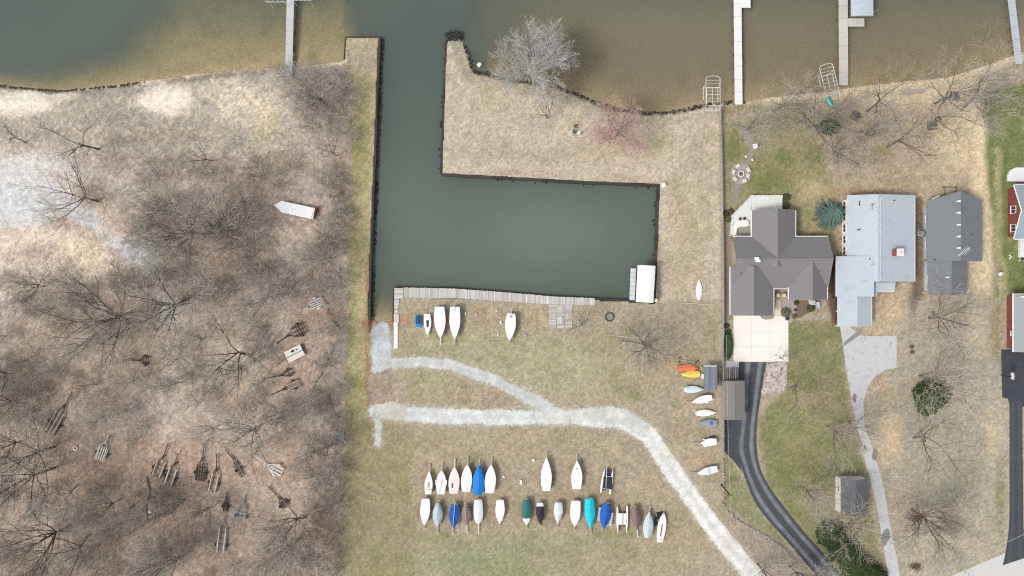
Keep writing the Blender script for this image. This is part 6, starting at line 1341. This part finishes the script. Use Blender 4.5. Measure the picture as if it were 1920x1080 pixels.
# ------------------------------------------------------------------ small things of the gardens and the yard
pav = mat('paver_grey', (178,170,164), .9, .12, 3, rnd=.06); fc_ = P(1389,326)
pt = thing('fire_circle', 'round paved circle with a ring fire pit in the first garden', 'fire circle', fc_); mb = MB(); mb.disc(fc_, 2.0, -.05, .02, 40); mb.build('base', mat('paver_base', (158,150,144), .9, .12, 2), pt)
mb = MB(); mb.ring(fc_, .52, .14, .18, 24, 6); mb.build('pit_ring', mat('ring_pale', (226,222,214), .85, .06), pt); mb = MB(); mb.disc(fc_, .40, .02, .08, 20); mb.build('ash', mat('ash_grey', (112,104,100), .95, .2, 4), pt)
for row, (r0, r1, n) in enumerate(((.75,1.15,14),(1.18,1.58,20),(1.61,1.97,26))):
    for k in range(n):
        a0 = 2*math.pi*k/n+.012; a1 = 2*math.pi*(k+1)/n-.012; mb = MB(); mb.prism([(fc_.x+r*math.cos(a), fc_.y+r*math.sin(a)) for r, a in ((r0,a0),(r1,a0),(r1,a1),(r0,a1))], .0, .045); mb.build('paver', pav, pt)
for i, (dx, dy, lb) in enumerate([(-7,-14,'upper left'),(-15,-3,'left'),(-12.5,10,'lower left'),(5.5,13.5,'bottom'),(12,4.5,'right'),(12.5,-7,'upper right')]):
    c = P(1389+dx, 326+dy); st_ = thing('seat_block', '%s pale stone seat round the ring fire pit' % lb, 'seat', (c.x, c.y, .045), 'stone seats round the fire pit'); a = math.atan2(-dy, dx); mb = MB(); mb.obox(c, .28, .38, .045, .40, a); mb.build('block', pav, st_); mb = MB(); mb.obox(c, .32, .43, .401, .47, a); mb.build('top_slab', mat('seat_top', (226,212,202), .85, .05), st_)
gp = mat('path_gravel', (156,148,140), .95, .15, 5, .02)
for nm, L_, R_ in (('garden_path_north', [(1390,236),(1393,250),(1400,262),(1403,275),(1404,290),(1398,300),(1394,309)], [(1400,236),(1403,248),(1410,260),(1415,275),(1412,290),(1407,302),(1403,312)]), ('garden_path_south', [(1379,343),(1375,355),(1373,370),(1376,384)], [(1391,345),(1387,357),(1385,370),(1388,381)]), ('garden_path_west', [(1355,378),(1365,388),(1378,393)], [(1355,420),(1362,415),(1370,405)])): ribbon(nm, L_, R_, .018, gp, 24)
ribbon('side_path', [(1357,425),(1356.5,480),(1356.5,540),(1356.5,600)], [(1371,425),(1370,480),(1369,540),(1371,600)], .012, mat('side_path_brown', (158,142,130), .95, .14, 4, .02), 30)
ribbon('entry_bed', [(1465,556),(1465,575),(1466,600)], [(1490,560),(1494,578),(1484,606)], .02, mat('bed_stone', (176,170,162), .95, .25, 6, .03), 20)
ribbon('mulch_bed', [(1491,563),(1494,578),(1490,596)], [(1535,564),(1532,575),(1500,596)], .016, mat('bed_mulch', (128,112,98), .95, .25, 5, .03), 20)
ribbon('planting_bed', [(1425,591.5),(1427,596),(1434,599)], [(1452,591.5),(1450,597),(1436,599.5)], .055, mat('bed_dark_stone', (168,158,150), .95, .3, 6, .03), 10)
def table(label, px, py, wd, z, m, rot=0):
    c = P(px, py, z); t = thing('garden_table', label, 'table', (c.x, c.y, 0)); mb = MB(); mb.obox(c, wd/2, wd/2, z-.05, z, rot); mb.build('top', m, t)
    for sx in (-1,1):
        for sy in (-1,1): q = Vector((c.x,c.y,0)) + Vector((math.cos(rot)*sx*wd*.4-math.sin(rot)*sy*wd*.4, math.sin(rot)*sx*wd*.4+math.cos(rot)*sy*wd*.4, 0)); mb = MB(); mb.tube((q.x,q.y,0),(q.x,q.y,z-.05),.03,.03,6); mb.build('leg', m, t)
table('small square white table on the garden path', 1416.5, 274, .85, .7, trim, R(18))
for x, y, lb in ((1398,294.3,'left one of the two white path lights'),(1409.5,300.3,'right one of the two white path lights')):
    c = P(x, y); t = thing('path_light', lb, 'light', c, 'path lights'); mb = MB(); mb.tube((c.x,c.y,0),(c.x,c.y,.4),.03,.03,6); mb.build('stake', steel, t); mb = MB(); mb.tube((c.x,c.y,.4),(c.x,c.y,.52),.20,.04,12); mb.build('shade', trim, t)
def chair(label, px, py, rot, m, group=None, s=1.0):
    c = P(px, py); t = thing('garden_chair', label, 'chair', c, group); a = R(rot); u = Vector((math.cos(a), math.sin(a), 0)); v = Vector((-u.y,u.x,0))
    def ob(nm, i, j, hx, hy, z0, z1): q = c + u*i*s + v*j*s; mb = MB(); mb.obox(q, hx*s, hy*s, z0, z1, a); mb.build(nm, m, t)
    for k in range(4): ob('seat_slat', -.22+.14*k, 0, .06, .27, .34, .37)
    for k in range(4): ob('back_slat', -.34-.01*k, -.21+.14*k, .03, .06, .36, .95)
    for k in (-1,1): ob('armrest', -.02, k*.36, .36, .06, .55, .58); ob('leg', .26, k*.34, .04, .03, 0, .55); ob('leg', -.26, k*.34, .04, .03, 0, .55)
chg = mat('chair_grey', (198,192,184), .8, .08, rnd=.1)
for i, lb in enumerate(['leftmost','second from the left','middle','second from the right','rightmost']): chair('%s of the five grey chairs in a row on the beach' % lb, 1689+i*9.3, 173.5-i*.7, 84+i*3, chg, 'grey beach chairs in a row', 1.15)
# fire ring with seats on the peninsula
c = P(1078.5,247); fr_ = thing('fire_ring', 'round grey fire ring on the peninsula lawn', 'fire ring', c); mb = MB(); mb.ring(c, .42, .1, .12, 20, 6); mb.build('ring', mat('ring_grey', (150,150,142), .9, .1), fr_); mb = MB(); mb.disc(c, .34, 0, .05, 16); mb.build('ash', mat('ash_grey', (112,104,100)), fr_)
for i, (dx, dy, r_, lb) in enumerate([(-7,4,30,'white chair left of the peninsula fire ring'),(6,3,150,'white chair right of the peninsula fire ring'),(0,-9,-90,'grey chair above the peninsula fire ring')]): chair(lb, 1078.5+dx, 247+dy, r_, trim if i < 2 else mat('chair_dark', (110,104,96), .8), 'chairs round the peninsula fire ring', .8)
chair('white chair on the grass at the north-east basin corner', 1242.5, 348, 200, trim); chair('pale chair under the pink tree', 1149, 235, 200, mat('chair_pale', (226,218,212), .8))
chair('green chair on the side arm of the weathered dock', 1612.5, 42, 180, mat('chair_teal', (70,158,138), .7, .1)).location.z if False else None
for o in [o for o in bpy.data.objects if o.get('label') == 'green chair on the side arm of the weathered dock']: o.location.z = .125
# covered picnic tables among the trees
def picnic(label, px, py, rot, m):
    c = P(px, py); t = thing('picnic_table', label, 'picnic table', c); a = R(rot); u = Vector((math.cos(a), math.sin(a), 0)); v = Vector((-u.y,u.x,0))
    for k in range(5): q = c + v*(-.32+.16*k); mb = MB(); mb.obox(q, .9, .07, .70, .74, a); mb.build('top_board', m, t)
    for sgn in (-1,1): q = c + v*sgn*.72; mb = MB(); mb.obox(q, .9, .13, .42, .46, a); mb.build('bench', m, t)
    for sgn in (-1,1): q = c + u*sgn*.6; mb = MB(); mb.obox(q, .04, .75, .34, .42, a); mb.obox(q, .04, .34, 0, .34, a); mb.obox(q, .04, .3, .42, .70, a); mb.build('trestle', m, t)
pw = mat('picnic_wood', (116,112,104), .9, .15, 2)
picnic('grey picnic table under the bare tree north of the pointed-roof house', 1744, 236, 5, pw); picnic('grey picnic table at the foot of the beach tree right of the weathered dock', 1601, 218, -25, pw); picnic('dark picnic table beside the tree by the beach chairs', 1786, 182, -10, pw)
# round pit in the boat yard
c = P(1143,594); yp = thing('fire_pit', 'round black-rimmed fire pit in the yard grass south of the basin', 'fire pit', c); mb = MB(); mb.ring(c, .72, .09, .12, 26, 6); mb.build('rim', mat('rim_dark', (74,78,72), .9, .15), yp); mb = MB(); mb.disc(c, .66, 0, .06, 24); mb.build('ash', mat('pit_grey', (150,150,134), .95, .15, 3), yp)
for k in range(12): a = 2*math.pi*k/12; q = (c.x+.92*math.cos(a), c.y+.92*math.sin(a), .05); mb = MB(); rock(mb, q, .14, rr, 5); mb.build('stone', mat('pit_stone', (120,120,108), .9, .2, 3), yp)
# poles lying in the grass
for a, b, lb in (((1258,567.5),(1337,571),'long thin pole lying on the grass below the slim white hull'),((1136,628.5),(1196,633),'pale pole lying west of the dark yard tree'),((1208,657),(1204,699),'pale pole lying south of the dark yard tree')):
    p, q = P(*a, .08), P(*b, .08); mb = MB(); mb.path([p, p.lerp(q,.35)+Vector((0,.05,0)), p.lerp(q,.7), q], [.05,.07,.075,.06], 7); tag(mb.build('pole', mat('pole_pale', (214,200,186), .8, .1, 2), origin=tuple(p)), lb, 'pole')
# bits left by the boats
for i, (x, y, sx, sy, c_, lb) in enumerate([(873,588,.12,.3,(232,222,208),'white board left of the bare boat place'),(892.5,589,.1,.28,(226,220,206),'white board right of the bare boat place'),(931,583,.16,.12,(244,244,240),'white block at the head of the dark boat place'),(939,604,.16,.24,(246,244,240),'white block at the right of the dark boat place'),(933.5,628,.12,.26,(238,236,226),'white stick south of the dark boat place'),
    (1000.5,862.5,.24,.24,(250,250,246),'white block west of the long apart sailboat bow'),(977,903.5,.2,.4,(246,246,242),'pair of white blocks by the northern row gap'),(944.5,893.5,.18,.18,(250,250,250),'white block right of the group of six'),(1084,603,.25,.18,(228,228,224),'white rag beside the small tree at the patio'),(282,959,.28,.28,(240,232,220),'white bucket in the wood'),(985,629,.22,.1,(226,218,206),'white scrap south of the patio')]):
    p = P(x, y); mb = MB(); mb.obox(p, sx, sy, 0, .22, rr.uniform(-.3,.3)); mb.obox((p.x+.02,p.y+.02), sx*.7, sy*.7, .221, .27, rr.uniform(-.3,.3)); tag(mb.build('block', mat('bit_%d_%d_%d' % c_, c_, .8, .05), origin=tuple(p)), lb, 'block', 'loose blocks and boards')
# rubble heap and log pieces in the wood
c = P(638,818); rh = thing('rubble_pile', 'pile of pale grey rubble at the wood edge by the short track', 'rubble', c); g2 = random.Random(8)
for k in range(30): mb = MB(); rock(mb, (c.x+g2.gauss(0,.5), c.y+g2.gauss(0,.55), g2.uniform(.05,.35)), g2.uniform(.15,.32), g2); mb.build('stone', mat('rubble_grey', (190,190,188), .9, .15, 3), rh)
for i, (a, b, r_, lb) in enumerate([((345,937),(240,1003),.22,'long grey fallen trunk south of the timber trailers'),((625,645),(610,690),.10,'curved fallen limb north of the wood edge track'),((606,690),(588,728),.09,'thin fallen limb below the curved one'),((612,757),(633,761),.08,'short pale fallen limb at the wood edge'),((620,600),(640,618),.12,'grey fallen log south-east of the silver trailer'),((612,565),(616,590),.10,'grey fallen log right of the silver trailer'),((275,895),(276,980),.16,'dark upright fallen trunk above the white bucket'),((322,1002),(290,1025),.1,'crooked fallen limb east of the long trunk')]):
    p, q = P(*a, .15), P(*b, .15); d = (q-p); nn = Vector((-d.y,d.x,0))*.06; mb = MB(); mb.path([p, p.lerp(q,.3)+nn, p.lerp(q,.65)-nn*.4, q], [r_, r_*.9, r_*.75, r_*.45], 8)
    for k in range(5): f = g2.uniform(.3,.95); s = p.lerp(q,f); e = s + (d.normalized()*g2.uniform(.5,1.2) + Vector((-d.y,d.x,0)).normalized()*g2.choice((-1,1))*g2.uniform(.4,1.2)) + Vector((0,0,.1)); mb.tube(s, e, .04, .015, 5)
    tag(mb.build('fallen_log', bark, origin=tuple(p)), lb, 'log')
# basketball hoop
c = P(1875.5,703); bh = thing('basketball_hoop', 'basketball hoop on a dark post beside the black court', 'basketball hoop', c); mb = MB(); mb.tube((c.x,c.y,0),(c.x,c.y,2.7),.07,.07,8); q = P(1898,705,3.0); mb.tube((c.x,c.y,2.7),(q.x-.1,q.y,3.0),.06,.05,8); mb.build('post', mat('pole_black', (46,46,48), .6), bh)
mb = MB(); mb.box(q.x-.05, q.y-.62, 2.7, q.x+.0, q.y+.62, 3.5); mb.build('backboard', mat('board_white', (228,230,230), .5, .03), bh); mb = MB(); mb.ring((q.x+.4,q.y), .23, .02, 2.9, 18, 5); mb.build('hoop', mat('hoop_orange', (190,90,50), .5), bh); mb = MB()
for k in range(10): a = 2*math.pi*k/10; mb.tube((q.x+.4+.22*math.cos(a), q.y+.22*math.sin(a), 2.89), (q.x+.4+.13*math.cos(a+.3), q.y+.13*math.sin(a+.3), 2.45), .012, .012, 4)
mb.build('net', mat('net_white', (236,236,232), .8), bh)
# air conditioners and boxes
def aircon(label, px, py, m, group=None):
    c = P(px, py); t = thing('air_conditioner', label, 'air conditioner', c, group); mb = MB(); mb.obox(c, .4, .4, .05, .75); mb.build('case', m, t); mb = MB(); mb.ring(c, .26, .035, .76, 18, 5); mb.build('fan_guard', mat('guard_dark', (60,62,64), .6), t); mb = MB(); mb.disc(c, .12, .751, .78, 10); mb.build('fan_hub', mat('hub_pale', (200,204,206), .6), t); mb = MB(); mb.obox(c, .5, .5, -.02, .049); mb.build('pad', conc_white, t)
aircon('white air conditioner below the east wing of the gabled house', 1521.5, 567.5, mat('ac_white', (232,234,236), .6, .04)); aircon('grey air conditioner beside the pointed-roof house', 1726, 437.5, mat('ac_grey', (170,172,172), .6, .05)); aircon('tan air conditioner on a pad west of the pale-roofed house', 1583, 459.5, mat('ac_tan', (170,160,144), .7, .05))
c = P(1531,571); gb_ = thing('generator', 'pale blue generator box next to the white air conditioner', 'generator', c); mb = MB(); mb.obox(c, .3, .5, .05, .65, .06); mb.build('case', mat('gen_blue', (170,188,204), .6, .05), gb_); mb = MB(); mb.obox(c, .33, .53, .651, .70, .06); mb.build('lid', mat('gen_lid', (190,204,216), .6, .04), gb_)
for i, (x, y, lb) in enumerate([(1892.5,479,'upper white ball on the lawn by the brick house'),(1895,481.5,'middle white ball on the lawn by the brick house'),(1892.5,484.5,'lower white ball on the lawn by the brick house')]):
    p = P(x, y); mb = MB(); rock(mb, (p.x,p.y,.14), .17, rr, 8); tag(mb.build('ball', trim, smooth=True, origin=tuple(p)), lb, 'ball', 'white balls on the lawn')
c = P(1871,513.5); sd_ = thing('satellite_dish', 'white dish standing on the lawn between the third house and the garage', 'satellite dish', c); mb = MB(); mb.tube((c.x,c.y,0),(c.x,c.y,.6),.04,.04,6); mb.build('post', steel, sd_); mb = MB(); mb.tube((c.x,c.y,.6),(c.x-.05,c.y-.05,.75),.1,.32,14); mb.build('dish', trim, sd_); mb = MB(); mb.tube((c.x,c.y,.7),(c.x+.5,c.y+.35,.95),.03,.03,5); mb.build('feed_arm', trim, sd_)
# stump and stepping stone beside the tan lawn
c = P(1709,655); sm = thing('stump', 'low dark stump with bark slab in the south-east lawn', 'stump', c); mb = MB(); rock(mb, (c.x,c.y+.5,.05), .42, rr, 8); rock(mb, (c.x+.15,c.y-.5,.05), .42, rr, 8); mb.build('wood', mat('stump_dark', (104,92,72), .95, .25, 2), sm); mb = MB(); mb.bar((c.x+.1,c.y-.2),(c.x+1.0,c.y-.3),.1,.0,.08); mb.build('splinter', mat('pole_pale', (214,200,186)), sm)
print('objects', len(bpy.data.objects), 'tris', sum(len(m.polygons) for m in bpy.data.meshes)*2)
dup = {k: v for k, v in LABELS.items() if len(v) > 1}
print('shared labels', {k: len(v) for k, v in dup.items()})
